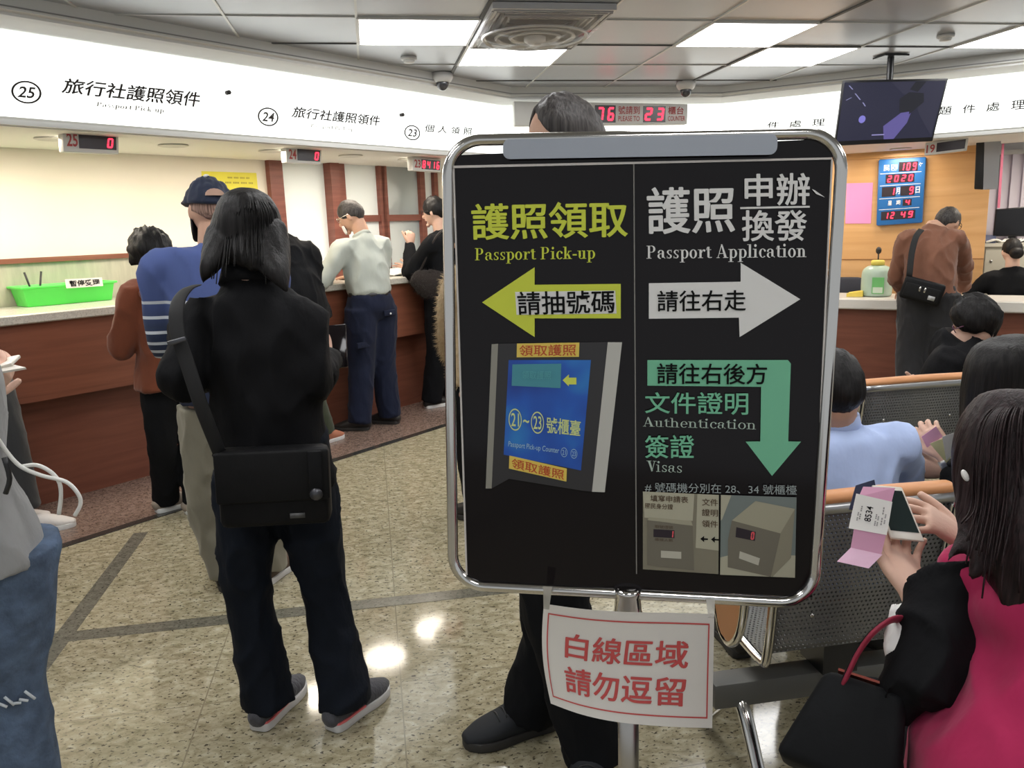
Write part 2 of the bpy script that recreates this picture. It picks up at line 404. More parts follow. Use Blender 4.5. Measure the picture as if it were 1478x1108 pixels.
# ceiling of square metal panels
m = bpy.data.materials.new('ceiling_panel'); m.use_nodes = True; nt = m.node_tree; b = nt.nodes['Principled BSDF']
b.inputs['Base Color'].default_value = (.44, .46, .50, 1); b.inputs['Roughness'].default_value = .32; b.inputs['Metallic'].default_value = .25
PX, PY, X0, Y0 = .638, .60, .01, 4.37
struct('ceiling', box(-6, 9, -3, 9, CEIL + .004, CEIL + .1), m)
M_joint_d = mat('ceiling_joint_dark', (.10, .10, .10), .6); M_joint_l = mat('ceiling_joint_light', (.62, .62, .60), .4, .3)
k = 5
for i in range(-6, 9):
    x = X0 + PX * i
    dark = i in (1, 4)
    struct('trim_%d' % k, box(x - (.011 if dark else .006), x + (.011 if dark else .006), -2.5, 7.5, CEIL - .003, CEIL + .004), M_joint_d if dark else M_joint_l); k += 1
for j in range(-11, 4):
    y = Y0 + PY * j
    struct('trim_%d' % k, box(-4, 7, y - .005, y + .005, CEIL - .0025, CEIL + .004), M_joint_d if j % 2 else M_joint_l); k += 1

# soffit over the counters
M_soff = mat('soffit_paint', (.66, .66, .64), .5)
M_under = mat('soffit_underside', (.80, .79, .74), .55)
struct('trim_%d' % k, sweep([(0, CEIL + .004), (0, 2.49), (.02, 2.482), (.02, 2.470), (.05, 2.462), (.16, 2.438), (.33, 2.07), (.33, 2.045), (1.40, 2.045), (1.40, CEIL + .004)], 'LCR'), M_soff); k += 1
struct('trim_%d' % k, sweep([(.36, 2.045), (1.34, 2.045), (1.34, 2.040), (.36, 2.040)], 'LCR'), M_under); k += 1
struct('trim_%d' % k, sweep([(-.004, 2.500), (-.004, 2.506), (.0, 2.506), (.0, 2.500)], 'LCR'), mat('groove', (.25, .25, .25), .6)); k += 1

# walls behind the counters
M_cream = mat('cream_wall', (.86, .80, .68), .6, var=.03, vscale=2)
tF = Lpx(382, 228, 1.35).dot(D1)
WO = 1.35
def Lwall(t0, t1, o0, o1, z0, z1): return hexa([Lp(t0, o0, z0), Lp(t1, o0, z0), Lp(t1, o1, z0), Lp(t0, o1, z0), Lp(t0, o0, z1), Lp(t1, o0, z1), Lp(t1, o1, z1), Lp(t0, o1, z1)])
def Rwall(t0, t1, o0, o1, z0, z1): return hexa([Rp(t0, o0, z0), Rp(t1, o0, z0), Rp(t1, o1, z0), Rp(t0, o1, z0), Rp(t0, o0, z1), Rp(t1, o0, z1), Rp(t1, o1, z1), Rp(t0, o1, z1)])
struct('wall_left', Lwall(T0, tF, WO, WO + .1, 0, 2.06), M_cream)
tC = cornerL(WO).dot(D1)
struct('wall_back', box(cornerL(WO).x, cornerR(WO).x, YC + WO, YC + WO + .1, 0, 2.06), M_cream)
M_rail = wood('rail_wood', (.20, .075, .045), (.30, .12, .075), .4)
struct('trim_%d' % k, Lwall(T0, tF, WO - .025, WO, 1.365, 1.395), M_rail); k += 1
struct('trim_%d' % k, Lwall(T0, tF, WO - .006, WO, 1.0, 1.365), mat('dado_panel', (.46, .44, .34), .5, var=.12, vscale=5, stretch=(6, 6, 1))); k += 1
# glazed partition: brown frames and frosted panes
M_frame = wood('frame_wood', (.17, .055, .04), (.25, .09, .065), .4)
M_frost = mat('frosted_glass', (.84, .90, .90), .4, spec=.4)
def tpx(px, py): return Lpx(px, py, WO).dot(D1)
ts = [tpx(382, 228), tpx(401, 228), tpx(466, 232), tpx(491, 232), tpx(545, 236), tpx(553, 236), tpx(601, 240), tpx(608, 240)]
tail = [tC - .75, tC - .68, tC - .05, tC]
posts = [(ts[0], ts[1], .05), (ts[2], (ts[2] + ts[3]) / 2, .09), ((ts[2] + ts[3]) / 2, ts[3], .05), (ts[4], ts[5], .04), (ts[6], ts[7], .04), (tail[0], tail[1], .04), (tail[2], tail[3], .04)]
w = thing('window_1', None, None, Lp(ts[0], WO, 1.0)); w['kind'] = 'structure'
for a, b_, dp in posts: obj('window_frame', Lwall(a, b_, WO - dp, WO + .04, 1.0, 2.04), M_frame, w, False)
zr = Lpx(540, 315, WO).z
obj('window_rail', Lwall(ts[3], tC, WO - .03, WO + .03, zr - .028, zr + .028), M_frame, w, False)
panes = [(ts[1], ts[2], 1.0, 2.04), (ts[3], ts[4], zr + .028, 2.04), (ts[3], ts[4], 1.0, zr - .028), (ts[5], ts[6], zr + .028, 2.04), (ts[5], ts[6], 1.0, zr - .028), (ts[7], tail[0], zr + .028, 2.04), (ts[7], tail[0], 1.0, zr - .028), (tail[1], tail[2], zr + .028, 2.04), (tail[1], tail[2], 1.0, zr - .028)]
for a, b_, z0, z1 in panes: obj('window_pane', Lwall(a, b_, WO + .0, WO + .012, z0, z1), M_frost, w, False)
struct('trim_%d' % k, Lwall(tF, tC, WO - .02, WO + .06, 0, 1.0), M_frame); k += 1
# right: orange timber wall
M_orange = wood('orange_panel', (.62, .34, .135), (.74, .44, .20), .35, 1.2, (1, 1, 9))
tW0, tW1 = cornerR(WO).dot(D2), Rpx(1426, 300, WO).dot(D2)
struct('wall_right', Rwall(tW0, tW1, WO, WO + .1, 0, 2.06), M_orange)
for zz in (Rpx(1300, 223, WO).z, Rpx(1300, 374, WO).z, Rpx(1225, 410, WO).z):
    struct('trim_%d' % k, Rwall(tW0, tW1, WO - .004, WO, zz - .004, zz + .004), mat('panel_groove', (.30, .13, .04), .6)); k += 1
struct('trim_%d' % k, Rwall(tW0, tW1 + .02, WO - .02, WO, 1.985, 2.05), wood('orange_trim', (.62, .33, .12), (.72, .40, .16), .35)); k += 1
M_white = mat('white_paint', (.78, .77, .74), .5)
struct('wall_far', Rwall(tW1 - .6, 3.6, WO + 1.2, WO + 1.3, 0, 2.56), M_white)
# vertical blinds beyond the timber wall
bl = thing('vertical_blinds', 'pale lilac vertical blinds hanging right of the timber wall', 'blinds', Rp(tW1 + .1, WO + 1.0, 0))
M_blind = mat('blind_fabric', (.80, .74, .82), .8)
t = tW1 - .3
obj('head_rail', Rwall(t, t + 2.2, WO + .96, WO + 1.04, 2.0, 2.04), M_white, bl, False)
while t < tW1 + 1.9:
    a, b_ = Rp(t, WO + .96, .5), Rp(t + .095, WO + 1.03, .5)
    obj('slat', slab([a + V((0, 0, 1.5)), b_ + V((0, 0, 1.5)), b_, a], .002), M_blind, bl, False); t += .092

# ------------------------------------------------------------------ counters
M_slab = granite('counter_slab', [(.3, (.50, .47, .41)), (.7, (.66, .63, .56))], (.38, .35, .30), 45, .25)
M_cf = wood('counter_red_wood', (.185, .062, .035), (.26, .092, .052), .38, 1.6)
M_cb = wood('counter_base_wood', (.155, .050, .030), (.215, .075, .044), .42, 1.6)
c = thing('service_counter', 'long red-brown wooden service counter with pale stone top, left of the sign', 'counter', Lp(2.5, .9, 0))
obj('base_panel', sweep([(.86, 0), (.86, .64), (1.1, .64), (1.1, 0)], 'LC'), M_cb, c, False)
obj('front_panel', sweep([(.735, .625), (.735, 1.06), (1.1, 1.06), (1.1, .625)], 'LC'), M_cf, c, False)
obj('countertop', sweep([(.70, 1.058), (.69, 1.065), (.69, 1.105), (.70, 1.112), (1.325, 1.112), (1.325, 1.058)], 'LC'), M_slab, c, False)
c = thing('service_counter', 'lower red-brown desk counter with pale top behind the waiting benches at right', 'counter', Rp(-1, .9, 0))
M_lam = mat('counter_laminate', (.68, .65, .60), .35)
obj('base_panel', sweep([(.66, 0), (.66, .70), (1.0, .70), (1.0, 0)], 'R'), M_cb, c, False)
obj('countertop', sweep([(.58, .695), (.57, .705), (.57, .775), (.58, .785), (1.12, .785), (1.12, .695)], 'R'), M_lam, c, False)

# ------------------------------------------------------------------ backlit sign bands
M_band = mat('lightbox_white', (.97, 1.0, .97), .4, emit=BAND_E)
M_ink = mat('sign_ink', (.035, .03, .03), .7); M_inkl = mat('sign_ink_pale', (.24, .23, .20), .7)
nB1 = (D1.cross((Lp(0, .318, 2.085) - Lp(0, .152, 2.432)))).normalized(); nB2 = (D2.cross((Rp(0, .318, 2.085) - Rp(0, .152, 2.432)))).normalized()
BAND = [(.149, 2.432), (.315, 2.08), (.325, 2.085), (.159, 2.437)]
bL = thing('lightbox_sign', 'long backlit white sign with counters 25, 24 and 23 above the left counter', 'sign', Lp(2.5, .2, 2.08))
obj('light_panel', sweep(BAND, 'L'), M_band, bL, False)
bC = thing('lightbox_sign', 'backlit white sign band behind the big queue display', 'sign', V((1.9, YC + .2, 2.08)))
obj('light_panel', sweep(BAND, 'C'), M_band, bC, False)
bR = thing('lightbox_sign', 'backlit white sign running behind the television at right', 'sign', Rp(0, .2, 2.08))
obj('light_panel', sweep(BAND, 'R'), M_band, bR, False)
def bandL(*px): return quadmap([atP(x, y, Lp(0, .143, 2.432), nB1) for x, y in px])
def bandR(*px): return quadmap([atP(x, y, Rp(0, .143, 2.432), nB2) for x, y in px])
U = (0, 0, 1, 1)
def ring(S, w=.09, n=40):
    vs, fs = [], []
    for i in range(n):
        a = 2 * PI * i / n
        for r in (.5, .5 - w): vs.append(tuple(S(.5 + r * math.cos(a), .5 + r * math.sin(a))))
    for i in range(n): j = (i + 1) % n; fs.append((2 * i, 2 * j, 2 * j + 1, 2 * i + 1))
    return vs, fs
def btext(s, px, m, parent): return obj('lettering', boldfit(glyphs(s, .006), lambda o_: quadmap([atP(x, y, Lp(0, .143, 2.432), nB1) for x, y in px], o_), U, .013), m, parent, False)
def spread(s, S, m, parent, frac):
    n = len(s); pitch = (1 - frac / n * 0) / (n - 1 + frac)
    for i, ch in enumerate(s): text('lettering', ch, S, (i * pitch, 0, i * pitch + pitch * frac, 1), m, parent, .013)
def digits7(s, S, r, parent):
    n = len(s); w = (r[2] - r[0]) / (n * .9 - .35 + .12) 
    for i, ch in enumerate(s):
        u0 = r[0] + w * .9 * i; full = .67
        vs, fs = seg7(ch); vs = [(v[0] / full * full, v[1], 0) for v in vs]
        obj('led_digit', ([tuple(S(u0 + v[0] * w, r[3] + (r[1] - r[3]) * v[1])) for v in vs], fs), M_led, parent, False)
TXT = '旅行社護照領件'
btext(TXT, ((94, 112), (291, 133), (287, 155), (88, 134)), M_ink, bL)
btext(TXT, ((424.5, 153), (550, 167), (547.6, 182), (420, 169)), M_ink, bL)
spread('個人領照', bandL((614, 179), (682, 185), (680.5, 195), (612, 190)), M_ink, bL, .70)
for q in (((140, 147), (237, 156), (236, 165), (138, 155)), ((449, 178), (511, 184), (510, 191), (448, 185))):
    obj('lettering', fit(serif('Passport Pick-up', .14, .06), bandL(*q), U), M_inkl, bL, False)
for cx, cy, rx, ry, s in ((38, 133, 22, 16.5, '25'), (387, 168.5, 15, 13.5, '24'), (595, 191.5, 11.5, 11, '23')):
    S = bandL((cx - rx, cy - ry - rx * .09), (cx + rx, cy - ry + rx * .09), (cx + rx, cy + ry + rx * .09), (cx - rx, cy + ry - rx * .09))
    obj('number_ring', ring(S, .075), M_ink, bL, False)
    text('lettering', s, S, (.2, .25, .8, .75), M_ink, bL, .02, .2)
for x, y in ((327, 134), (578, 166)): obj('fixing_pin', lathe(atP(x, y, Lp(0, .143, 2.432), nB1), [(.012, 0), (.012, .03)], 10, -N1), M_ink, bL)
spread('題件處理', bandR((1356.7, 154.3), (1480, 143.5), (1478.6, 157), (1354.5, 166.5)), M_ink, bR, .55)
spread('件處理', bandR((1108, 176), (1191, 171), (1190, 181), (1107, 186)), M_ink, bR, .55)
for x, y in ((1009, 181), (1250, 160)): obj('fixing_pin', lathe(atP(x, y, Rp(0, .143, 2.432), nB2), [(.012, 0), (.012, .03)], 10, -N2), M_ink, bR)

# ------------------------------------------------------------------ LED number displays
M_hous = mat('display_housing', (.62, .61, .58), .45); M_dark = mat('display_window', (.035, .025, .03), .25); M_led = mat('red_led', (1.0, .03, .07), .5, emit=2.6)
M_num = mat('display_number_paint', (.42, .06, .06), .6)
def led(label, q, t, num, digits, win, nbox, dbox, group='counter number displays'):
    q = [V(p) for p in q]; o = thing('number_display', label, 'display', (q[2] + q[3]) / 2, group)
    obj('housing', slab(q, t, .006), M_hous, o, True, sharp=30)
    S = quadmap(q, .0015); S2 = quadmap(q, .003)
    rect('display_window', win, S, M_dark, o)
    if num: text('counter_number', num, S, nbox, M_num, o, .02)
    if digits: digits7(digits, S2, dbox, o)
    return o
led('small display reading 25 and a red 0, over the green basket', [Lpx(*p, .5) for p in ((90, 184), (171, 192), (172, 222.5), (92, 219))], .06, '25', '0', (.27, .16, .95, .82), (.06, .2, .25, .76), (.77, .28, .90, .74))
led('small display reading 24 and a red 0, over the tall glass pane', [Lpx(*p, .5) for p in ((412.6, 209.7), (464.5, 214.5), (464, 237), (414, 234.5))], .06, '24', '0', (.30, .14, .95, .84), (.07, .2, .27, .78), (.78, .24, .92, .76))
led('small display reading red 8416 beside the upper left corner of the sign', [Lpx(*p, .5) for p in ((595, 225.5), (637, 229.5), (637, 248.5), (596, 246))], .06, '23', '8416', (.30, .14, .95, .86), (.06, .2, .27, .78), (.32, .22, .93, .80))
led('small dark display marked 19 beneath the television', [Rpx(*p, .5) for p in ((1335.6, 206), (1398, 197.5), (1395, 217), (1334, 224.5))], .06, '19', None, (.28, .14, .95, .84), (.04, .2, .24, .84), None)
q = [atY(*p, YC - .02) for p in ((742, 146), (993, 150), (992, 179), (743, 181.5))]
o = led('wide queue display with red 76 and 23, above the sign', q, .08, None, None, (.455, .12, .575, .90), None, None, None)
rect('display_window', (.735, .12, .868, .90), quadmap(q, .0015), M_dark, o)
S2 = quadmap(q, .003)
digits7('76', S2, (.465, .2, .57, .82), o)
digits7('23', S2, (.742, .2, .862, .82), o)
text('lettering', '號請到', S2, (.59, .14, .715, .52), M_num, o, .01); text('lettering', 'PLEASE TO', S2, (.59, .6, .715, .84), M_num, o, .01)
text('lettering', '櫃台', S2, (.882, .14, .975, .52), M_num, o, .01); text('lettering', 'COUNTER', S2, (.882, .6, .985, .84), M_num, o, .01)

# ------------------------------------------------------------------ ceiling fittings
M_lit = mat('light_diffuser', (1.0, 1.0, 1.0), .5, emit=PANEL_E); M_lf = mat('light_frame', (.75, .75, .75), .4)
def ceiling_light(i, j, label, group=None):
    x0, y0 = X0 + PX * i, Y0 + PY * j
    o = thing('ceiling_light', label, 'ceiling light', (x0 + PX / 2, y0 + PY / 2, CEIL - .008), group)
    x1, y1 = x0 + PX, y0 + PY; g = .014
    fr = join(box(x0, x1, y0, y0 + g, CEIL - .008, CEIL + .002), box(x0, x1, y1 - g, y1, CEIL - .008, CEIL + .002), box(x0, x0 + g, y0 + g, y1 - g, CEIL - .008, CEIL + .002), box(x1 - g, x1, y0 + g, y1 - g, CEIL - .008, CEIL + .002))
    obj('frame', fr, M_lf, o, False); obj('diffuser', box(x0 + g, x1 - g, y0 + g, y1 - g, CEIL - .005, CEIL + .001), M_lit, o, False)
ceiling_light(0, 0, 'square lit ceiling panel left of the plastic-wrapped fan')
ceiling_light(1, 1, 'square lit ceiling panel just behind the plastic-wrapped fan')
ceiling_light(3, 0, 'square lit ceiling panel above the right half of the sign')
ceiling_light(4, 1, 'square lit ceiling panel nearest the left of the television')
ceiling_light(6, 0, 'square lit ceiling panel at the upper right edge of the picture')
GB = 'lit ceiling panels over the near half of the room'
for i, j in ((-3, -3), (0, -3), (3, -3), (6, -3), (-2, -5), (1, -5), (4, -5), (-3, -8), (0, -8), (3, -8)):
    ceiling_light(i, j, 'square lit ceiling panel over the near half of the waiting room', GB)
for p_, lb in ((Rp(.6, 2.3, 0), 'added unseen light panel over the back office, brightening the blinds'), (Rp(1.9, 2.1, 0), 'added unseen light panel farther right, brightening the far end of the blinds')):  # unseen panels, added behind the soffit to brighten the blinds
    ceiling_light(round((p_.x - X0) / PX), round((p_.y - Y0) / PY), lb)
# round fan wrapped in plastic
fc = V((X0 + PX * 1.5, 4.5, CEIL))
o = thing('ceiling_fan', 'square ceiling fan unit wrapped in clear plastic between two lit panels', 'fan', fc)
M_pl = mat('fan_plastic', (.55, .55, .56), .35)
obj('housing', join(box(fc.x - .31, fc.x + .31, fc.y - .45, fc.y - .40, CEIL - .03, CEIL), box(fc.x - .31, fc.x + .31, fc.y + .40, fc.y + .45, CEIL - .03, CEIL), box(fc.x - .31, fc.x - .27, fc.y - .4, fc.y + .4, CEIL - .03, CEIL), box(fc.x + .27, fc.x + .31, fc.y - .4, fc.y + .4, CEIL - .03, CEIL)), M_pl, o, False)
for e_ in (.30, .23):
    for g_ in (0, 1): obj('louver', join(*[box(fc.x - e_ + g_ * .02, fc.x + e_ - g_ * .02, fc.y + sy * (e_ * 1.4 - g_ * .03) - .006, fc.y + sy * (e_ * 1.4 - g_ * .03) + .006, CEIL - .035, CEIL - .01) for sy in (-1, 1)] + [box(fc.x + sx_ * (e_ - g_ * .03) - .006, fc.x + sx_ * (e_ - g_ * .03) + .006, fc.y - e_ * 1.4 + .02, fc.y + e_ * 1.4 - .02, CEIL - .035, CEIL - .01) for sx_ in (-1, 1)]), mat('louver_grey', (.34, .34, .36), .4), o, False)
for r_ in (.12, .2, .27): obj('guard_ring', lathe(fc + V((0, .05, -.05)), [(r_, 0), (r_ + .015, -.012), (r_ + .025, 0), (r_, 0)], 36), M_pl, o)
for a in range(4):
    ca, sa = math.cos(a * PI / 2 + .5), math.sin(a * PI / 2 + .5)
    obj('fan_blade', loft([fc + V((ca * .05, sa * .05 + .05, -.03)), fc + V((ca * .15, sa * .15 + .05, -.03)), fc + V((ca * .25, sa * .25 + .05, -.03))], [(.03, .006), (.06, .008), (.05, .006)], (-sa, ca, .3), 12), mat('fan_blade', (.30, .29, .31), .5), o)
obj('hub', lathe(fc + V((0, .05, -.07)), [(.03, -.02), (.06, 0), (.06, .06)], 24), M_pl, o)
vs, fs = [], []
for i in range(25):
    for j in range(25):
        u, v = i / 24 * 2 - 1, j / 24 * 2 - 1; rr = math.hypot(u, v)
        z = -.075 * max(0, 1 - rr ** 2 * .6) - .012 * noise.noise(V((u * 4, v * 4, 1))) - .014
        vs.append((fc.x + u * .31, fc.y + v * .45 + .03, CEIL + z))
for i in range(24):
    for j in range(24): a = i * 25 + j; fs.append((a, a + 25, a + 26, a + 1))
pm = bpy.data.materials.new('clear_film'); pm.use_nodes = True; b = pm.node_tree.nodes['Principled BSDF']
b.inputs['Base Color'].default_value = (.8, .8, .83, 1); b.inputs['Alpha'].default_value = .26; b.inputs['Roughness'].default_value = .12; b.inputs['Specular IOR Level'].default_value = .8
obj('plastic_wrap', (vs, fs), pm, o)
M_dome = mat('dome_white', (.70, .70, .70), .4); M_lens = mat('dome_glass', (.05, .05, .06), .06, spec=.8)
for px, py, lb in ((638, 106, 'small ceiling dome camera left of the big queue display'), (990, 118, 'small ceiling dome camera right above the queue display')):
    p = atZ(px, py, CEIL); p.z = CEIL
    o = thing('dome_camera', lb, 'camera', p, 'ceiling dome cameras')
    obj('base', lathe(p, [(.075, 0), (.075, -.03), (.06, -.055), (.045, -.06)], 24), M_dome, o)
    obj('dome', ellipsoid(p + V((0, 0, -.065)), V((1, 0, 0)), V((0, 1, 0)), V((0, 0, 1)), .045, .045, .05), M_lens, o)
for px, py, lb in ((590, 83, 'round white smoke detector left of the ceiling fan'), (1365, 51, 'round grey smoke detector above the television')):
    p = atZ(px, py, CEIL); p.z = CEIL
    o = thing('smoke_detector', lb, 'smoke detector', p, 'smoke detectors')
    obj('base', lathe(p, [(.05, .002), (.05, -.012), (.046, -.016)], 24), M_dome, o); obj('sensor_cap', lathe(p, [(.036, -.014), (.034, -.03), (.02, -.034)], 24), M_dome, o)
# downlights in the soffit underside
def downlight(p, label, w=SPOT_W):
    o = thing('downlight', label, 'downlight', p, 'round downlights under the soffit')
    obj('trim_ring', lathe(p, [(.085, .0), (.09, -.006), (.08, -.010), (.07, -.006)], 28), mat('downlight_ring', (.60, .59, .54), .4), o)
    obj('diffuser', lathe(p, [(.07, -.003), (.069, -.005)], 28), mat('downlight_glow', (1, .93, .80), .5, emit=6), o)
    ld = bpy.data.lights.new('downlight_lamp', 'AREA'); ld.shape = 'DISK'; ld.size = .34; ld.energy = w; ld.color = (1, .90, .76)
    lo = bpy.data.objects.new('lamp', ld); COL.objects.link(lo); lo.parent = o; lo.location = (0, 0, -.02)
for px, py, lb in ((75, 199, 'downlight left of the display marked 25'), (250, 209, 'downlight between displays 25 and 24'), (392, 217, 'downlight just left of the display marked 24'), (506, 224, 'downlight right of the display marked 24')):
    p = atZ(px, py, 2.04); p.z = 2.04; downlight(p, lb)

for t in (.9, 1.5): downlight(Lp(t, .85, 2.04), 'downlight under the left soffit beyond the picture edge')
p = atZ(590, 229, 2.04); downlight(V((p.x, p.y, 2.04)), 'downlight beside the display reading 8416', 7)
downlight(Rp(tW1 + .45, 1.34, 2.04), 'added downlight brightening the blinds at the right', 16)  # extra lamp, added only to lift the dark blinds
for x in (1.4, 2.3): downlight(V((x, YC + .8, 2.04)), 'downlight under the soffit behind the sign', 3)
for px, py, lb in ((1300, 214, 'wide downlight under the television over the blue clock'),):
    p = atZ(px, py, 2.04); downlight(V((p.x, p.y, 2.04)), lb, SPOT_W * .7)
for t in (-1.5, 1.3): downlight(Rp(t, .85, 2.04), 'downlight under the right soffit', SPOT_W * 1.3)

# ------------------------------------------------------------------ television
q = [atD(1217, 116, 5.5), atD(1369, 113, 5.35), atD(1346, 204, 5.5), atD(1204, 210.5, 5.65)]
o = thing('television', 'black flat television hanging from the ceiling showing a dark violet scene', 'television', (q[0] + q[1]) / 2)
M_tv = mat('tv_case', (.012, .012, .014), .3)
obj('bezel', slab(q, .05, .006), M_tv, o, True, sharp=30)
S = quadmap(q, .0015)
def em(name, c, e=.6):
    m_ = mat(name, c, .25, emit=e); m_.node_tree.nodes['Principled BSDF'].inputs['Base Color'].default_value = (.01, .01, .012, 1); return m_
rect('screen', (.018, .035, .982, .93), S, em('screen_violet', (.017, .017, .045), .8), o)
S = quadmap(q, .003)
poly('picture_shape', [(.47, .04), (.98, .04), (.965, .9), (.80, .55), (.72, .28), (.60, .22)], S, em('screen_mid', (.03, .029, .06), .8), o)
S = quadmap(q, .004)
poly('picture_shape', [(.58, .3), (.66, .2), (.80, .22), (.82, .36), (.70, .55), (.60, .5)], S, em('screen_black', (.008, .008, .014), 1.0), o)
poly('picture_shape', [(.62, .52), (.72, .50), (.70, .68), (.60, .93), (.50, .93), (.47, .72)], S, em('screen_lilac', (.16, .13, .42), .7), o)
poly('picture_shape', [(.70, .04), (.80, .04), (.74, .2), (.66, .16)], S, em('screen_black', (.008, .008, .014), 1.0), o)
ellp = [(.245 + .035 * math.cos(a * PI / 6), .60 + .06 * math.sin(a * PI / 6)) for a in range(12)]
poly('picture_shape', ellp, S, em('screen_glow', (.22, .20, .62), 1.0), o)
for a, b_ in (((.13, .2), (.19, .30)), ((.05, .30), (.10, .26)), ((.22, .34), (.25, .40)), ((.06, .08), (.10, .14))):
    obj('picture_streak', ([tuple(S(a[0], a[1])), tuple(S(a[0] + .012, a[1])), tuple(S(b_[0] + .012, b_[1])), tuple(S(*b_))], [(0, 3, 2, 1)]), em('screen_streak', (.28, .28, .5), 1.0), o, False)
obj('subtitle', border((.36, .835, .60, .865), .12, .015), M_tv, None) if False else rect('subtitle', (.37, .845, .59, .862), S, em('screen_sub', (.30, .27, .55), 1.0), o)
pt = atZ(1280, 95, CEIL); pb = (q[0] + q[1]) / 2 + V((0, .06, -.1))
obj('ceiling_mount', join(tube([(pb.x, pb.y, CEIL), (pb.x, pb.y, pb.z - .1)], .022, 12, 2), box(pb.x - .09, pb.x + .09, pb.y - .07, pb.y + .07, CEIL - .012, CEIL)), M_tv, o, True, sharp=40)

# ------------------------------------------------------------------ wall clock calendar and pink sheet
OW = WO
q = [Rpx(*p, OW - .05) for p in ((1268, 230), (1337, 226), (1331, 321.5), (1264.5, 326))]
o = thing('digital_calendar', 'blue digital wall calendar with red numbers on the timber wall', 'clock', (q[2] + q[3]) / 2)
obj('case', slab(q, .045, .014), mat('clock_blue', (.025, .16, .46), .35), o, True, sharp=40)
S = quadmap(q, .0015); S2 = quadmap(q, .003); M_w = mat('white_print', (.85, .87, .9), .6)
for r_ in ((.44, .06, .84, .20), (.17, .235, .78, .365), (.10, .42, .40, .565), (.50, .42, .80, .565), (.56, .62, .75, .72), (.10, .79, .84, .92)): rect('display_window', r_, S, M_dark, o)
for y in (.215, .395, .59, .755): rect('divider', (.05, y, .92, y + .008), S, M_w, o)
for s, r_ in (('109', (.47, .075, .82, .19)), ('2020', (.20, .25, .76, .352)), ('1', (.28, .435, .385, .55)), ('9', (.68, .435, .785, .55)), ('4', (.61, .63, .72, .71)), ('12', (.17, .805, .40, .905)), ('49', (.52, .805, .80, .905))): digits7(s, S2, r_, o)
for s, r_ in (('民', (.12, .09, .25, .18)), ('國', (.28, .09, .41, .18)), ('年', (.86, .08, .94, .17)), ('月', (.40, .44, .49, .54)), ('日', (.82, .44, .91, .54)), ('星', (.24, .63, .33, .70)), ('期', (.42, .63, .51, .70))): text('lettering', s, S2, r_, M_w, o, .02)
q = [Rpx(*p, OW - .004) for p in ((1222, 264.5), (1260, 263.5), (1257, 322.5), (1220, 322.5))]
tag(obj('paper_sheet', slab(q, .003), mat('pink_paper', (.86, .30, .58), .7), None, False, origin=(q[2] + q[3]) / 2), 'plain pink paper sheet taped on the timber wall beside the blue calendar', 'paper')

# ================================================================== THE SIGN STAND
BTL, BTR, BBR, BBL = V((.140, 1.484, 1.662)), V((.807, 1.273, 1.644)), V((.776, 1.249, .784)), V((.109, 1.460, .802))
BX = (BTR - BTL).normalized(); BZ = (BTL - BBL).normalized(); BN = BX.cross(BZ).normalized()      # BN points to the viewer
BC = (BTL + BTR + BBR + BBL) / 4
def bp(px, py, off=0.0): return atP(px, py, BC + BN * off, BN)
def bq(*px, off=.004): return quadmap([bp(x, y) + BN * off for x, y in px])
pole_xy = (BBL + BBR) / 2
pole_xy = V((pole_xy.x, pole_xy.y + .0, 0))
sg = thing('sign_stand', 'black direction sign in a rounded chrome frame on a chrome pole, in the foreground', 'sign', pole_xy)
M_chrome = mat('chrome', (.72, .70, .67), .14, 1.0)
M_steel = mat('brushed_steel', (.50, .48, .46), .30, 1.0)
M_bk = mat('board_black', (.008, .006, .007), .10, spec=.28)
def rrect(c, ax, ay, hx, hy, r, n=8):
    pts = []
    for sx, sy, a0 in ((1, 1, 0), (-1, 1, 90), (-1, -1, 180), (1, -1, 270)):
        for i in range(n + 1):
            a = math.radians(a0 + 90 * i / n); pts.append(V(c) + ax * (sx * (hx - r) + r * math.cos(a)) + ay * (sy * (hy - r) + r * math.sin(a)))
    return pts
def closed_tube(pts, r, n=12):
    vs, fs = [], []; N = len(pts); nrm = BN
    for i in range(N):
        t = (pts[(i + 1) % N] - pts[i - 1]).normalized(); x = nrm; y = t.cross(x)
        for k in range(n): a = 2 * PI * k / n; vs.append(tuple(pts[i] + x * r * math.cos(a) + y * r * math.sin(a)))
    for i in range(N):
        for k in range(n): a, b = i * n + k, i * n + (k + 1) % n; c, d = ((i + 1) % N) * n + k, ((i + 1) % N) * n + (k + 1) % n; fs.append((a, c, d, b))
    return vs, fs
hw, hh = (BTR - BTL).length / 2, (BTL - BBL).length / 2
obj('frame', closed_tube(rrect(BC, BX, BZ, hw - .0105, hh - .0105, .062, 10), .0105), M_chrome, sg)
# black backing board, narrower than the frame, and the header strip above
obj('backing_board', slab([bp(654.5, 240), bp(1201, 228), bp(1172.5, 862), bp(674, 838)], .012), M_bk, sg, False)
obj('header_panel', slab([bp(658, 224, .001), bp(1201, 200, .001), bp(1201, 232, .001), bp(655, 243, .001)], .012), M_bk, sg, False)
M_edge = mat('acrylic_edge', (.62, .58, .55), .2)
obj('acrylic_edge', slab([bp(654.5, 239, .004), bp(1201, 227, .004), bp(1201, 230, .004), bp(654.5, 242.5, .004)], .003), M_edge, sg, False)
obj('acrylic_edge', slab([bp(914, 236, .003), bp(915.6, 236, .003), bp(919.5, 828, .003), bp(918, 828, .003)], .002), mat('seam', (.22, .21, .19), .3), sg, False)
for a, b_ in (((654.5, 242), (673.5, 832)), ((1201, 230), (1173.5, 850))):
    obj('acrylic_edge', slab([bp(a[0] - 1.2, a[1], .003), bp(a[0] + 1.2, a[1], .003), bp(b_[0] + 1.2, b_[1], .003), bp(b_[0] - 1.2, b_[1], .003)], .003), M_edge, sg, False)
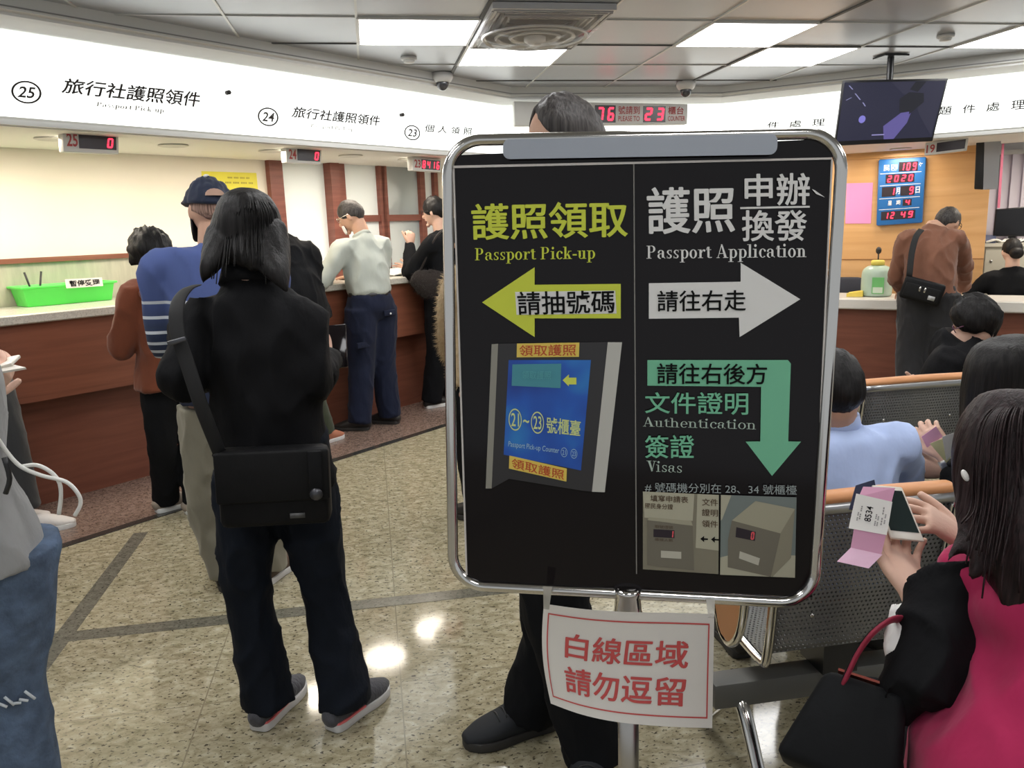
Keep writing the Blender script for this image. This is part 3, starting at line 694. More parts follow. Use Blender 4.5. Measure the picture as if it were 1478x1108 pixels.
cq = [bp(725, 201, .016), bp(1122, 193, .016), bp(1122, 223, .016), bp(727, 229.5, .016)]
cc = sum(cq, V()) / 4; chx, chy = (cq[1] - cq[0]).length / 2, (cq[3] - cq[0]).length / 2
cax = (cq[1] - cq[0]).normalized(); cay = BN.cross(cax)
obj('header_card', prism(rrect(cc, cax, cay, chx, chy, .012, 5), -BN * .003), mat('card_grey', (.36, .39, .45), .45), sg, False)
G1 = mat('print_lime', (.60, .66, .05), .35); G2 = mat('print_mint', (.17, .50, .31), .35); W1 = mat('print_white', (.74, .73, .71), .4); K1 = mat('print_black', (.006, .006, .006), .5, spec=.1)
W2 = mat('print_pale', (.42, .52, .45), .4)
def bt(s, q, m, w=.012, off=.005):
    d = .014 if w >= .009 else .007 if w > .003 else 0
    return obj('lettering', boldfit(glyphs(s, .005), lambda o_: bq(*q, off=off + o_), U, d) if d else fit(glyphs(s), bq(*q, off=off), U), m, sg, False)
def bpoly(name, px, m, off=.004, parent=None): return obj(name, ([tuple(bp(x, y) + BN * off) for x, y in px], [tuple(range(len(px)))[::-1]]), m, parent or sg, False)
bt('護照領取', ((680.5, 294), (906.4, 289.4), (906.4, 342), (682, 347)), G1, .009)
obj('lettering', fit(serif('Passport Pick-up'), bq((686, 358), (859, 355), (859, 378.5), (686, 381)), U), G1, sg, False)
bpoly('arrow', [(696.3, 436), (772, 385.4), (772, 410.7), (896, 409.4), (896, 459), (772, 459), (772, 486)], G1)
bpoly('arrow_label', [(744, 421), (888, 419), (890, 452), (746, 454)], W1, .0046)
bt('請抽號碼', ((746.5, 420.5), (887, 418), (887, 451), (748.5, 454.5)), K1, .006, .0054)
bt('護照', ((933, 270.5), (1060.5, 268.5), (1060.5, 335), (934, 339)), W1, .009)
bt('申辦', ((1073.8, 251.5), (1168, 249.6), (1168, 296), (1074, 298)), W1, .012)
bt('換發', ((1070, 303.5), (1164, 303), (1164, 347.5), (1070, 348.5)), W1, .012)
bpoly('rule', [(1068, 299), (1168, 297), (1168, 299.8), (1068, 301.8)], W1)
obj('lettering', fit(serif('Passport Application'), bq((933, 354), (1163, 350.7), (1163, 377), (933, 379)), U), W1, sg, False)
bpoly('scratch', [(1171, 273), (1175, 274.5), (1190, 285), (1177, 280)], W1)
bpoly('arrow', [(936.4, 408.5), (1068.5, 406.3), (1068.5, 379), (1154.4, 431.5), (1067, 486), (1066, 458), (936.4, 459.6)], W1)
bt('請往右走', ((948.4, 419), (1076, 418), (1076, 448), (948.4, 449.5)), K1, .008)
bpoly('arrow', [(934.3, 519), (1136.5, 519), (1140.8, 524), (1137, 636), (1155.6, 636.3), (1113.7, 685.8), (1075.8, 636.3), (1096.8, 636), (1098, 557.6), (934.3, 555.8)], G2)
bt('請往右後方', ((948, 523.3), (1106.5, 524), (1106.5, 554), (948, 553.3)), K1, .008)
bt('文件證明', ((930.7, 565), (1079.4, 565), (1079.4, 598), (930.7, 595.5)), G2, .008)
obj('lettering', fit(serif('Authentication', .09), bq((928, 601), (1090.6, 604.5), (1090.6, 619), (928, 614.7)), U), W2, sg, False)
bt('簽證', ((930.7, 627.3), (1001.8, 626), (1001.8, 660.5), (930.7, 659.8)), G2, .008)
obj('lettering', fit(serif('Visas', .09), bq((933, 663.4), (983.8, 666), (983.8, 681.4), (933, 679.3)), U), W2, sg, False)
bt('# 號碼機分別在 28、34 號櫃檯', ((930.7, 694.8), (1149, 699), (1149, 713), (930.7, 708.5)), mat('print_grey', (.30, .34, .34), .4), 0)
# printed photographs on the board
ph = bpoly('printed_photo', [(719.5, 495.5), (877, 493), (854.5, 708.5), (840, 707), (735, 690), (710, 704)], mat('ph_dark', (.028, .026, .028), .3), .0035)
def pp(name, px, m, off): return bpoly(name, px, mat(*m, .3) if not hasattr(m, 'name') else m, off, ph)
def z5(*p): return [(630 + x / 2.77, 480 + y / 2.77) for x, y in p]
pp('silver_strip', z5((222, 45), (248, 43), (222, 620), (198, 620)), ('ph_silver_dim', (.27, .26, .22)), .0042)
pp('silver_strip', z5((685, 37), (742, 37), (673, 635), (622, 633)), ('ph_silver', (.50, .49, .45)), .0042)
bm_ = bpy.data.materials.new('ph_screen'); bm_.use_nodes = True; nt = bm_.node_tree; b = nt.nodes['Principled BSDF']
tc = nt.nodes.new('ShaderNodeTexCoord'); nz = nt.nodes.new('ShaderNodeTexNoise'); nz.inputs['Scale'].default_value = 9
nt.links.new(tc.outputs['Object'], nz.inputs['Vector']); r = ramp(nt, [(.3, (.012, .04, .26)), (.55, (.015, .10, .48)), (.75, (.03, .26, .60))]); nt.links.new(nz.outputs['Fac'], r.inputs[0]); nt.links.new(r.outputs[0], b.inputs['Base Color']); b.inputs['Roughness'].default_value = .3
pp('kiosk_screen', z5((290, 108), (618, 108), (578, 548), (270, 485)), bm_, .0044)
pp('screen_button', z5((305, 125), (500, 122), (497, 220), (302, 210)), ('ph_teal', (.06, .27, .33)), .005)
M_yl = mat('ph_yellow', (.75, .56, .10), .4); M_rd = mat('ph_red', (.50, .07, .02), .4); M_yt = mat('ph_ytext', (.62, .72, .30), .4)
pp('arrow', z5((505, 188), (530, 165), (530, 178), (560, 178), (560, 205), (530, 205), (530, 213)), mat('ph_arrow', (.62, .70, .10), .4), .005)
def zt(s, p, m, w=.0): return obj('lettering', fit(glyphs(s, w), bq(*z5(*p), off=.0058), U), m, ph, False)
zt('領取護照', ((345, 150), (460, 152), (458, 185), (343, 182)), mat('ph_teal_text', (.10, .38, .42), .4))
pp('yellow_label', z5((323, 42), (572, 38), (570, 95), (322, 97)), M_yl, .005); zt('領取護照', ((333, 48), (560, 44), (558, 90), (332, 92)), M_rd, .008)
pp('yellow_label', z5((293, 488), (522, 540), (520, 592), (291, 540)), M_yl, .005); zt('領取護照', ((303, 497), (512, 546), (510, 585), (301, 537)), M_rd, .008)
for cx, cy, s in ((316, 345, '21'), (405, 357, '23')):
    q = z5((cx - 26, cy - 46), (cx + 26, cy - 42), (cx + 26, cy + 46), (cx - 26, cy + 42))
    obj('ring', ring(bq(*q, off=.0056), .06), M_yt, ph, False); obj('lettering', fit(glyphs(s, .01), bq(*q, off=.0058), (.2, .2, .8, .8)), M_yt, ph, False)
zt('~', ((348, 343), (372, 346), (372, 360), (348, 357)), M_yt, .02)
zt('號櫃臺', ((441, 333), (578, 350), (575, 412), (440, 398)), M_yt, .01)
zt('Passport Pick-up Counter', ((290, 430), (492, 457), (490, 485), (288, 458)), mat('ph_pale', (.35, .55, .68), .4))
for cx, cy, s in ((511, 475, '21'), (550, 481, '23')):
    q = z5((cx - 13, cy - 20), (cx + 13, cy - 18), (cx + 13, cy + 20), (cx - 13, cy + 18)); obj('ring', ring(bq(*q, off=.0056), .06), MATS['ph_pale'], ph, False); obj('lettering', fit(glyphs(s), bq(*q, off=.0058), (.22, .25, .78, .75)), MATS['ph_pale'], ph, False)
# the two photographs of ticket machines
def photo(px, base): 
    o = bpoly('printed_photo', px, base, .0042); qs = [bp(x, y) for x, y in px]
    return o, (lambda off: quadmap([p + BN * off for p in qs]))
o, S = photo([(927.8, 708), (1037, 713), (1036.5, 827), (927.8, 820)], mat('ph_wall', (.22, .20, .145), .35))
s5, s6, s7 = S(.0048), S(.0053), S(.0058)
M_p1, M_p2, M_p3 = mat('ph_sheet', (.42, .40, .30), .4), mat('ph_machine', (.16, .145, .11), .35), mat('ph_machine_top', (.35, .33, .24), .35)
M_pb = mat('ph_text_brown', (.09, .055, .03), .4); M_pd = mat('ph_window', (.02, .012, .02), .3); M_pr = mat('ph_digit', (.75, .10, .12), .4)
poly('notice', [(0, 0), (.68, .0), (.66, .34), (.02, .33)], s5, M_p1, o); poly('notice', [(.72, .0), (1, 0), (1, .70), (.70, .68)], s5, M_p1, o)
poly('machine', [(.06, .36), (.66, .40), (.68, .97), (.06, .94)], s6, M_p2, o); poly('machine_top', [(.08, .32), (.64, .34), (.66, .40), (.06, .37)], s6, M_p3, o)
rect('machine_window', (.14, .47, .42, .57), s7, M_pd, o); rect('ticket_slot', (.24, .74, .51, .83), s7, mat('ph_slot', (.48, .46, .38), .4), o)
S8 = S(.0063); text('lettering', '填寫申請表', s7, (.10, .035, .60, .12), M_pb, o, .01); text('lettering', '國民身分證', s7, (.03, .14, .40, .21), M_pb, o, .01)
text('lettering', '取號燈號', s7, (.16, .415, .40, .455), M_pb, o); text('lettering', '等候人數', s7, (.16, .58, .40, .62), M_pb, o)
obj('digit', fit(seg7('1', .2), S8, (.385, .48, .41, .56)), M_pr, o, False)
for s_, v0 in (('文件', .05), ('證明', .18), ('領件', .32)): text('lettering', s_, s7, (.78, v0, .99, v0 + .09), M_pb, o, .01)
for u0 in (.76, .90): poly('small_arrow', [(u0, .56), (u0 + .05, .52), (u0 + .05, .55), (u0 + .10, .55), (u0 + .10, .57), (u0 + .05, .57), (u0 + .05, .60)], s7, K1, o)
o, S = photo([(1040, 713), (1149, 716.5), (1146.6, 832), (1039, 827.7)], mat('ph_wall_blue', (.17, .20, .19), .35))
s5, s6, s7, S8 = S(.0048), S(.0053), S(.0058), S(.0063)
poly('desk', [(0, .78), (.15, .74), (1, .72), (1, 1), (0, 1)], s5, M_p1, o); poly('wall_patch', [(0, 0), (.14, 0), (.02, .3), (0, .32)], s5, M_p1, o)
poly('machine_side', [(.80, .44), (.98, .14), (.94, .75), (.70, 1), (.68, .98)], s6, mat('ph_machine_side', (.25, .23, .165), .35), o)
poly('machine_top', [(.15, .31), (.46, .06), (.98, .14), (.80, .45)], s6, M_p3, o); poly('machine', [(.15, .31), (.80, .45), (.68, 1), (.10, .90), (.10, .55)], s6, M_p2, o)
poly('machine_window', [(.21, .39), (.47, .44), (.46, .555), (.20, .515)], s7, M_pd, o); poly('ticket_slot', [(.26, .69), (.53, .77), (.51, .86), (.25, .78)], s7, MATS['ph_slot'], o)
obj('digit', fit(seg7('0', .2), S8, (.40, .44, .455, .54)), M_pr, o, False)
# collar, pole and base
pz = (BBL + BBR).z / 2
obj('collar', lathe(V((pole_xy.x, pole_xy.y, pz - .022)), [(.028, -.018), (.029, -.010), (.026, 0), (.0235, .030), (.026, .036), (.026, .044), (.015, .047)], 28), M_chrome, sg)
obj('pole', lathe(V((pole_xy.x, pole_xy.y, .02)), [(.0205, 0), (.0205, pz - .055)], 28), M_steel, sg)
obj('base', lathe(V((pole_xy.x, pole_xy.y, 0)), [(.17, 0), (.17, .012), (.15, .022), (.05, .03), (.022, .04)], 40), M_steel, sg)
# curved paper notice taped under the frame
ps_top = [(785, 871), (845, 879), (908, 883), (970, 884), (1031, 886)]; ps_bot = [(795, 1015), (840, 1031), (893, 1042), (960, 1048), (1028, 1050.5)]
def curve_at(P, u):
    x = u * (len(P) - 1); i = min(int(x), len(P) - 2); f = x - i
    p = [P[max(0, min(len(P) - 1, i + k))] for k in (-1, 0, 1, 2)]
    return [0.5 * (2 * p[1][k] + (p[2][k] - p[0][k]) * f + (2 * p[0][k] - 5 * p[1][k] + 4 * p[2][k] - p[3][k]) * f * f + (3 * p[1][k] - p[0][k] - 3 * p[2][k] + p[3][k]) * f ** 3) for k in (0, 1)]
def PS(off=0.0):
    def S(u, v):
        a, b_ = curve_at(ps_top, u), curve_at(ps_bot, u)
        dep = 1.515 - .04 * u - .03 * math.sin(PI * u) + .11 * v - .045 * v * v
        return atD(a[0] + (b_[0] - a[0]) * v - 7 * math.sin(PI * v) * (1 - u), a[1] + (b_[1] - a[1]) * v, dep - off)
    return S
S = PS(); n = 24; vs, fs = [], []
for o_ in (0, -.0008):
    for j in range(n + 1):
        for i in range(n + 1): vs.append(tuple(PS(o_)(i / n, j / n)))
K = (n + 1) ** 2
for j in range(n):
    for i in range(n): a = j * (n + 1) + i; fs += [(a, a + n + 1, a + n + 2, a + 1), (K + a, K + a + 1, K + a + n + 2, K + a + n + 1)]
ctr = S(.5, .5)
nt_ = thing('paper_notice', 'white paper notice with red border and red writing, taped under the sign', 'notice', ctr)
obj('sheet', (vs, fs), mat('notice_paper', (.80, .77, .73), .5), nt_)
M_rp = mat('notice_red', (.62, .09, .09), .5)
def dense(vf, S, r):
    # curve-following artwork: split long edges first
    bm = bmesh.new(); vv = [bm.verts.new((v[0], v[1], 0)) for v in vf[0]]
    for f in vf[1]:
        try: bm.faces.new([vv[i] for i in f])
        except ValueError: pass
    for _ in range(4):
        L = [e for e in bm.edges if e.calc_length() > .12]
        if not L: break
        bmesh.ops.subdivide_edges(bm, edges=L, cuts=1)
    bmesh.ops.triangulate(bm, faces=bm.faces[:]); bm.verts.index_update()
    o = [tuple(v.co) for v in bm.verts], [tuple(v.index for v in f.verts) for f in bm.faces]; bm.free()
    return o
bw = []
for (a0, b0, a1, b1) in ((.045, .085, .96, .098), (.045, .905, .96, .918), (.045, .085, .054, .918), (.951, .085, .96, .918)):
    for k_ in range(24):
        u0, u1 = (a0 + (a1 - a0) * k_ / 24, a0 + (a1 - a0) * (k_ + 1) / 24) if a1 - a0 > .1 else (a0, a1); v0, v1 = (b0 + (b1 - b0) * k_ / 24, b0 + (b1 - b0) * (k_ + 1) / 24) if b1 - b0 > .1 else (b0, b1)
        bw.append(([tuple(PS(.0012)(*p)) for p in ((u0, v0), (u1, v0), (u1, v1), (u0, v1))], [(3, 2, 1, 0)]))
obj('border', join(*bw), M_rp, nt_, False)
obj('lettering', boldfit(dense(glyphs('白線區域', .005), None, None), lambda o_: PS(.0012 + o_), (.16, .245, .85, .485), .012), M_rp, nt_, False)
obj('lettering', boldfit(dense(glyphs('請勿逗留', .005), None, None), lambda o_: PS(.0012 + o_), (.155, .565, .845, .82), .012), M_rp, nt_, False)
M_tape = mat('clear_tape', (.62, .60, .55), .2, alpha=.55)
for q in (((784, 846), (797, 847), (797, 880), (785, 879)), ((1019, 864), (1032, 865), (1032, 892), (1019, 891))):
    obj('tape', slab([atD(q[0][0], q[0][1], 1.487), atD(q[1][0], q[1][1], 1.487), PS(.002)(*((.05, .05) if q[0][0] < 900 else (1, .03))), PS(.002)(*((0, .05) if q[0][0] < 900 else (.95, .03)))], .0006), M_tape, nt_, False)

# ================================================================== BEAM SEATING
pm = bpy.data.materials.new('perforated_steel'); pm.use_nodes = True; nt = pm.node_tree; b = nt.nodes['Principled BSDF']; L = nt.links.new
b.inputs['Base Color'].default_value = (.20, .20, .195, 1); b.inputs['Roughness'].default_value = .38; b.inputs['Metallic'].default_value = .3
tc = nt.nodes.new('ShaderNodeTexCoord'); sx = nt.nodes.new('ShaderNodeSeparateXYZ'); L(tc.outputs['Object'], sx.inputs[0])
def mth(op, a, bb=None):
    q = nt.nodes.new('ShaderNodeMath'); q.operation = op
    for i, v in enumerate((a, bb)):
        if v is None: continue
        if isinstance(v, (int, float)): q.inputs[i].default_value = v
        else: L(v, q.inputs[i])
    return q.outputs[0]
yz = mth('ADD', sx.outputs[1], sx.outputs[2])
row = mth('FLOOR', mth('MULTIPLY', yz, 1 / .0105)); half = mth('MULTIPLY', mth('MODULO', mth('ADD', row, 200), 2), .5)
fx = mth('SUBTRACT', mth('FRACT', mth('ADD', mth('MULTIPLY', sx.outputs[0], 1 / .012), half)), .5); fy = mth('SUBTRACT', mth('FRACT', mth('MULTIPLY', yz, 1 / .0105)), .5)
rr = mth('SQRT', mth('ADD', mth('MULTIPLY', fx, fx), mth('MULTIPLY', fy, fy))); hole = mth('LESS_THAN', rr, .25)
tr = nt.nodes.new('ShaderNodeBsdfTransparent'); mxs = nt.nodes.new('ShaderNodeMixShader'); L(hole, mxs.inputs[0]); L(b.outputs[0], mxs.inputs[1]); L(tr.outputs[0], mxs.inputs[2]); L(mxs.outputs[0], nt.nodes['Material Output'].inputs['Surface'])
M_perf = pm; M_bol = mat('orange_bolster', (.60, .27, .11), .45); M_al = mat('aluminium', (.46, .46, .46), .3, .9); M_grey = mat('beam_grey', (.14, .14, .13), .4, .3); M_blk = mat('black_plastic', (.015, .015, .016), .4)
def sheet(prof, x0, x1, t=.004):
    """steel sheet bent along profile (y,z), between x0 and x1"""
    P = catmull([(a, b_, 0) for a, b_ in prof], 5); vs, fs = [], []; n = len(P)
    for dx in (x0, x1):
        for s in (0, 1):
            for i in range(n):
                tt = P[min(i + 1, n - 1)] - P[max(i - 1, 0)]; nn = np.array((-tt[1], tt[0])); nn /= np.linalg.norm(nn)
                vs.append((dx, P[i][0] + nn[0] * t * s, P[i][1] + nn[1] * t * s))
    for i in range(n - 1):
        a, b_, c, d = i, n + i, 2 * n + i, 3 * n + i
        fs += [(a, a + 1, c + 1, c), (b_, d, d + 1, b_ + 1), (a, b_, b_ + 1, a + 1), (c, c + 1, d + 1, d)]
    fs += [(0, 2 * n, 3 * n, n), (n - 1, 2 * n - 1, 4 * n - 1, 3 * n - 1)]
    return vs, fs
BACK = [(.0, .80), (.012, .70), (.03, .58), (.045, .48), (.055, .40)]
SEATP = [(.075, .385), (.16, .375), (.32, .392), (.46, .41), (.50, .395)]
def bench(loc, seats, label, arms, legs, group=None):
    o = thing('beam_bench', label, 'bench', loc, group); lx, ly, _ = loc
    def mv(vf): return [(v[0] + lx, v[1] + ly, v[2]) for v in vf[0]], vf[1]
    xa, xb = seats[0][0] - .11, seats[-1][1] + .06
    obj('beam', mv(box(xa, xb, .10, .17, .225, .295, .004)), M_grey, o, True, sharp=30)
    for x0, x1 in seats:
        bk = obj('backrest', mv(sheet(BACK, x0 + .012, x1 - .012)), M_perf, o)
        for xx in (x0 + .006, x1 - .006): obj('side_tube', mv(tube([(xx, -.004, .80), (xx, .008, .70), (xx, .026, .58), (xx, .05, .40), (xx, .09, .365), (xx, .32, .375), (xx, .49, .40)], .012, 10, 4)), M_chrome, bk)
        for xx, zz in ((x0 + .12, .66), (x1 - .12, .66), (x0 + .12, .5), (x1 - .12, .5)): obj('bolt', mv(lathe((xx, np.interp(zz, [.4, .48, .58, .7, .8], [.055, .045, .03, .012, 0]) - .002, zz), [(.006, 0), (.005, .003)], 10, (0, -1, 0))), M_chrome, bk)
        obj('top_rail', mv(tube([(x0 - .005, -.002, .803), ((x0 + x1) / 2, -.004, .803), (x1 + .005, -.002, .803)], .016, 12, 3)), M_al, bk)
        obj('seat_pan', mv(sheet(SEATP, x0 + .012, x1 - .012)), M_perf, o)
        obj('headrest_bolster', mv(loft([(x0 + .02, .012, .822), ((x0 + x1) / 2, .012, .825), (x1 - .02, .012, .822)], [(.026, .017)] * 3, (0, 1, 0), 14, 4)), M_bol, o)
        obj('bracket', mv(box((x0 + x1) / 2 - .05, (x0 + x1) / 2 + .05, .085, .2, .295, .38)), M_blk, o, False)
    for xx in arms:
        ar = obj('armrest', mv(tube([(xx, .06, .36), (xx, .02, .56), (xx, .05, .62), (xx, .20, .625), (xx, .38, .60), (xx, .42, .52), (xx, .36, .38), (xx, .2, .345)], .014, 10, 5)), M_chrome, o)
        obj('arm_pad', mv(box(xx - .024, xx + .024, .06, .37, .622, .645, .008)), M_bol, ar, True, sharp=40)
    for xx in legs:
        obj('leg', mv(join(tube([(xx, .135, .24), (xx, .08, .20), (xx, -.02, .06), (xx, -.10, .018)], .019, 12, 5), tube([(xx, .135, .24), (xx, .2, .18), (xx, .33, .05), (xx, .40, .018)], .019, 12, 5))), M_chrome, o)
    return o
bench((0, 1.68, 0), [(.93, 1.405), (1.45, 1.925), (1.97, 2.445)], 'nearer perforated grey steel bench with orange-topped backs just behind the sign', (), (.90, 2.2))
bench((0, 2.87, 0), [(1.925, 2.47), (2.50, 3.045), (3.075, 3.62)], 'farther perforated grey steel bench whose empty seat back shows beyond the man in light blue', (), (2.2, 3.4))
# end plate with orange panel seen at the left end of the near bench
o = bpy.data.objects['beam_bench']
EP = [(1.69, .64), (1.71, .50), (1.76, .425), (1.82, .43), (1.86, .52), (1.87, .64)]
obj('end_panel', prism([(.845, y, z) for y, z in EP], (.018, 0, 0)), M_bol, o, False)
obj('end_frame', tube([(.854, y, z) for y, z in [(1.685, .80)] + EP + [(1.85, .66), (1.72, .665)]], .011, 10, 4), M_chrome, o)

# ================================================================== THINGS ON THE COUNTERS
M_grn = mat('basket_green', (.10, .80, .10), .35, spec=.5)
B0, B1, B2 = atZ(40.4, 443.5, 1.113), atZ(161.8, 432.5, 1.113), atZ(3, 439.5, 1.113)
wd = (B2 - B0); wd.z = 0; wd = wd.normalized() * .17
up = V((0, 0, 1)); ax = (B1 - B0).normalized()
o = thing('basket', 'bright green plastic basket on the counter below the display marked 25', 'basket', (B0 + B1 + wd) / 2)
def ringq(gr, z): 
    g2 = wd.normalized(); return [B0 - ax * gr - g2 * gr + up * z, B1 + ax * gr - g2 * gr + up * z, B1 + ax * gr + g2 * gr + wd + up * z, B0 - ax * gr + g2 * gr + wd + up * z]
rs = [ringq(0, 0), ringq(.018, .105), ringq(.034, .107), ringq(.034, .12), ringq(.016, .12), ringq(-.004, .006)]
vs = [tuple(p) for r_ in rs for p in r_]; fs = [(3, 2, 1, 0)] + [(i * 4 + k, i * 4 + (k + 1) % 4, (i + 1) * 4 + (k + 1) % 4, (i + 1) * 4 + k) for i in range(5) for k in range(4)] + [(20, 21, 22, 23)]
obj('bin_shell', bevelled((vs, fs), .004), M_grn, o, True, sharp=30)
nb = ax.cross(up).normalized(); nb = nb if nb.dot(CAM - B0) > 0 else -nb
pl0 = B0 - wd.normalized() * .05
q = [atP(x, y, pl0, nb) for x, y in ((93.5, 403), (147, 400), (149, 412.5), (96, 416))]
cdo = tag(obj('label_card', slab(q, .003), mat('card_white', (.80, .76, .70), .6), o, False), None)
text('lettering', '暫停受理', quadmap(q, .002), (.10, .16, .92, .86), K1, cdo, .02)
p = atZ(68, 411, 1.113); g = p + N1 * .0
p = Lp(Lpx(68, 405, 1.22).dot(D1), 1.22, 1.113)
o = thing('glue_bottle', 'small white bottle with a dark cap behind the green basket', 'bottle', p)
obj('body', lathe(p, [(.018, 0), (.019, .01), (.019, .05), (.012, .06)], 16), mat('bottle_white', (.8, .8, .76), .4), o); obj('cap', lathe(p + up * .06, [(.011, 0), (.010, .045), (.004, .055)], 14), M_blk, o)
p = Lp(Lpx(48, 400, 1.25).dot(D1), 1.25, 1.113)
o = thing('desk_easel', 'thin dark folding easel leaning behind the green basket', 'easel', p)
obj('leg', tube([p + D1 * -.045 + up * .2, p + D1 * .0], .006, 8, 2), M_blk, o); obj('leg', tube([p + D1 * .05 + up * .2, p + D1 * .01], .006, 8, 2), M_blk, o)
# yellow notice on the cream wall
q = [Lpx(*p, WO - .004) for p in ((291, 247), (370, 249.5), (373, 277), (292, 275))]
o = thing('wall_notice', 'yellow notice on the cream wall behind the man in the cap', 'notice', (q[2] + q[3]) / 2)
q[2] = q[2] - up * .12; q[3] = q[3] - up * .12
obj('sheet', slab(q, .004), mat('notice_yellow', (.80, .72, .06), .5), o, False)
S = quadmap(q, .001)
for v_, u0, u1 in ((.13, .45, .86), (.27, .4, .92)): 
    for j in range(18):
        if j % 5 != 4: rect('print_line', (u0 + (u1 - u0) * j / 18, v_, u0 + (u1 - u0) * (j + .7) / 18, v_ + .045), S, mat('notice_print', (.40, .33, .05), .6), o)
# papers at counter 23
p = Lp(Lpx(578, 398, .95).dot(D1), .95, 1.113)
o = tag(obj('paper_pile', wrinkle((lambda r_: r_)(remesh([loft([p - D1 * .16 + up * .012, p + up * .03, p + D1 * .16 + up * .012], [(.12, .012), (.14, .03), (.11, .012)], N1, 14)], .008)), .006, 14), mat('paper_white', (.82, .81, .78), .6), None, True, origin=p), 'loose white papers on the counter right of the man in the grey shirt', 'papers')
# right counter: water jug, yellow pad, microphone, blue sanitiser, chair back, papers
def Rz(px, py, o_, z): 
    t_ = Rpx(px, py, o_).dot(D2); return Rp(t_, o_, z)
p = Rz(1266, 400, .84, .785)
o = thing('water_jug', 'pale green plastic jug with a green label on the right counter', 'jug', p)
M_jug = mat('jug_plastic', (.50, .64, .52), .25, alpha=.92, spec=.6)
obj('body', remesh([loft([p + up * .005, p + up * .02, p + up * .12, p + up * .215, p + up * .255, p + up * .27], [(.118, .095), (.125, .10), (.128, .10), (.122, .095), (.09, .07), (.05, .045)], D2, 24, 5, False), lathe(p + up * .255, [(.035, 0), (.035, .03)], 16)], .008, 2)[:2], M_jug, o)
obj('cap', lathe(p + up * .285, [(.055, -.015), (.055, .02), (.045, .028)], 20), mat('jug_cap', (.80, .66, .12), .4), o)
nR = -N2; q0 = p + nR * .105 + D2 * .02
q = [q0 - D2 * .045 + up * .17, q0 + D2 * .05 + up * .17, q0 + D2 * .05 + up * .03, q0 - D2 * .045 + up * .03]
lb = obj('label', slab(q, .004), mat('jug_label', (.16, .50, .16), .5), o, False); rect('label_patch', (.08, .6, .9, .95), quadmap(q, .001), mat('jug_label_pale', (.62, .72, .58), .5), lb)
p = Rz(1234, 420, .76, .785); q = [p + D2 * -.06 + N2 * -.05, p + D2 * .07 + N2 * -.03, p + D2 * .06 + N2 * .06, p + D2 * -.05 + N2 * .06]
tag(obj('yellow_pad', hexa([v + up * .002 for v in q] + [q[0] + up * .03, q[1] + up * .05, q[2] + up * .055, q[3] + up * .035]), mat('pad_yellow', (.78, .60, .10), .6), None, False, origin=p), 'yellow pad on the right counter just left of the water jug', 'pad')
p = Rz(1267, 385, 1.08, .785)
o = thing('microphone', 'black gooseneck microphone standing behind the water jug', 'microphone', p)
obj('stand', lathe(p, [(.05, 0), (.05, .015), (.01, .025)], 20), M_blk, o); obj('gooseneck', tube([p + up * .02, p + up * .2, p + up * .36], .006, 8, 3), M_blk, o); obj('foam_head', ellipsoid(p + up * .385, D2, N2, up, .024, .024, .032), M_blk, o)
p = Rz(1197, 414, .8, .785)
o = thing('hand_sanitiser', 'blue and white pump bottle seen through the gap at the right of the sign', 'bottle', p)
obj('body', lathe(p, [(.045, 0), (.047, .01), (.047, .12), (.02, .15)], 20), mat('sani_blue', (.06, .22, .52), .3), o); obj('pump', lathe(p + up * .15, [(.018, 0), (.018, .03), (.006, .035), (.006, .07), (.02, .07), (.02, .085)], 14), mat('bottle_white', (.8, .8, .76), .4), o)
p = Rz(1225, 420, 1.45 - .25, 0)
o = thing('office_chair', 'dark office chair whose back shows behind the right counter beside the jug', 'chair', p)
obj('backrest', loft([p + up * .5, p + up * .72, p + up * .90], [(.20, .03), (.22, .035), (.15, .03)], D2, 18), mat('chair_fabric', (.03, .032, .045), .8), o)
obj('seat', loft([p - N2 * .0 + up * .42, p - N2 * .0 + up * .47], [(.22, .10), (.22, .10)], D2, 18), MATS['chair_fabric'], o); obj('pedestal', join(tube([p + up * .03, p + up * .43], .03, 10, 2), lathe(p, [(.11, 0), (.11, .02), (.03, .05)], 20)), M_blk, o)
p = Rz(1385, 432, .78, .787)
tag(obj('document', hexa([p + D2 * a + N2 * b_ + up * c_ for c_ in (0, .006) for a, b_ in ((-.13, -.08), (.12, -.1), (.14, .1), (-.11, .12))]), mat('paper_white', (.82, .81, .78), .6), None, False, origin=p), 'white document on the counter in front of the man in brown', 'document')
# cabinet, monitor and phone behind the desk
t_ = Rpx(1414, 380, 1.8).dot(D2)
ztop = Rpx(1440, 351, 1.8).z
p = Rp(t_ + .45, 2.0, 0)
o = thing('filing_cabinet', 'pale grey cabinet behind the desk at the right edge', 'cabinet', p)
M_cab = mat('cabinet_grey', (.55, .54, .46), .45)
obj('body', Rwall(t_, t_ + .95, 1.8, 2.24, 0, ztop - .03), M_cab, o, False); obj('top', Rwall(t_ - .02, t_ + .97, 1.78, 2.26, ztop - .03, ztop), mat('cabinet_top', (.60, .58, .50), .4), o, False)
dr = obj('door', Rwall(t_ + .04, t_ + .5, 1.785, 1.8, .08, ztop - .06), M_cab, o, False); obj('lock', lathe(Rp(t_ + .09, 1.785, ztop - .16), [(.012, 0), (.011, .006)], 12, -N2), M_al, dr)
q = [Rpx(*v, 1.98) for v in ((1437, 302), (1490, 297), (1489, 341), (1433, 341))]
pm_ = (q[2] + q[3]) / 2; pm_.z = ztop
o = thing('monitor', 'black computer monitor on the pale cabinet in front of the blinds', 'monitor', pm_)
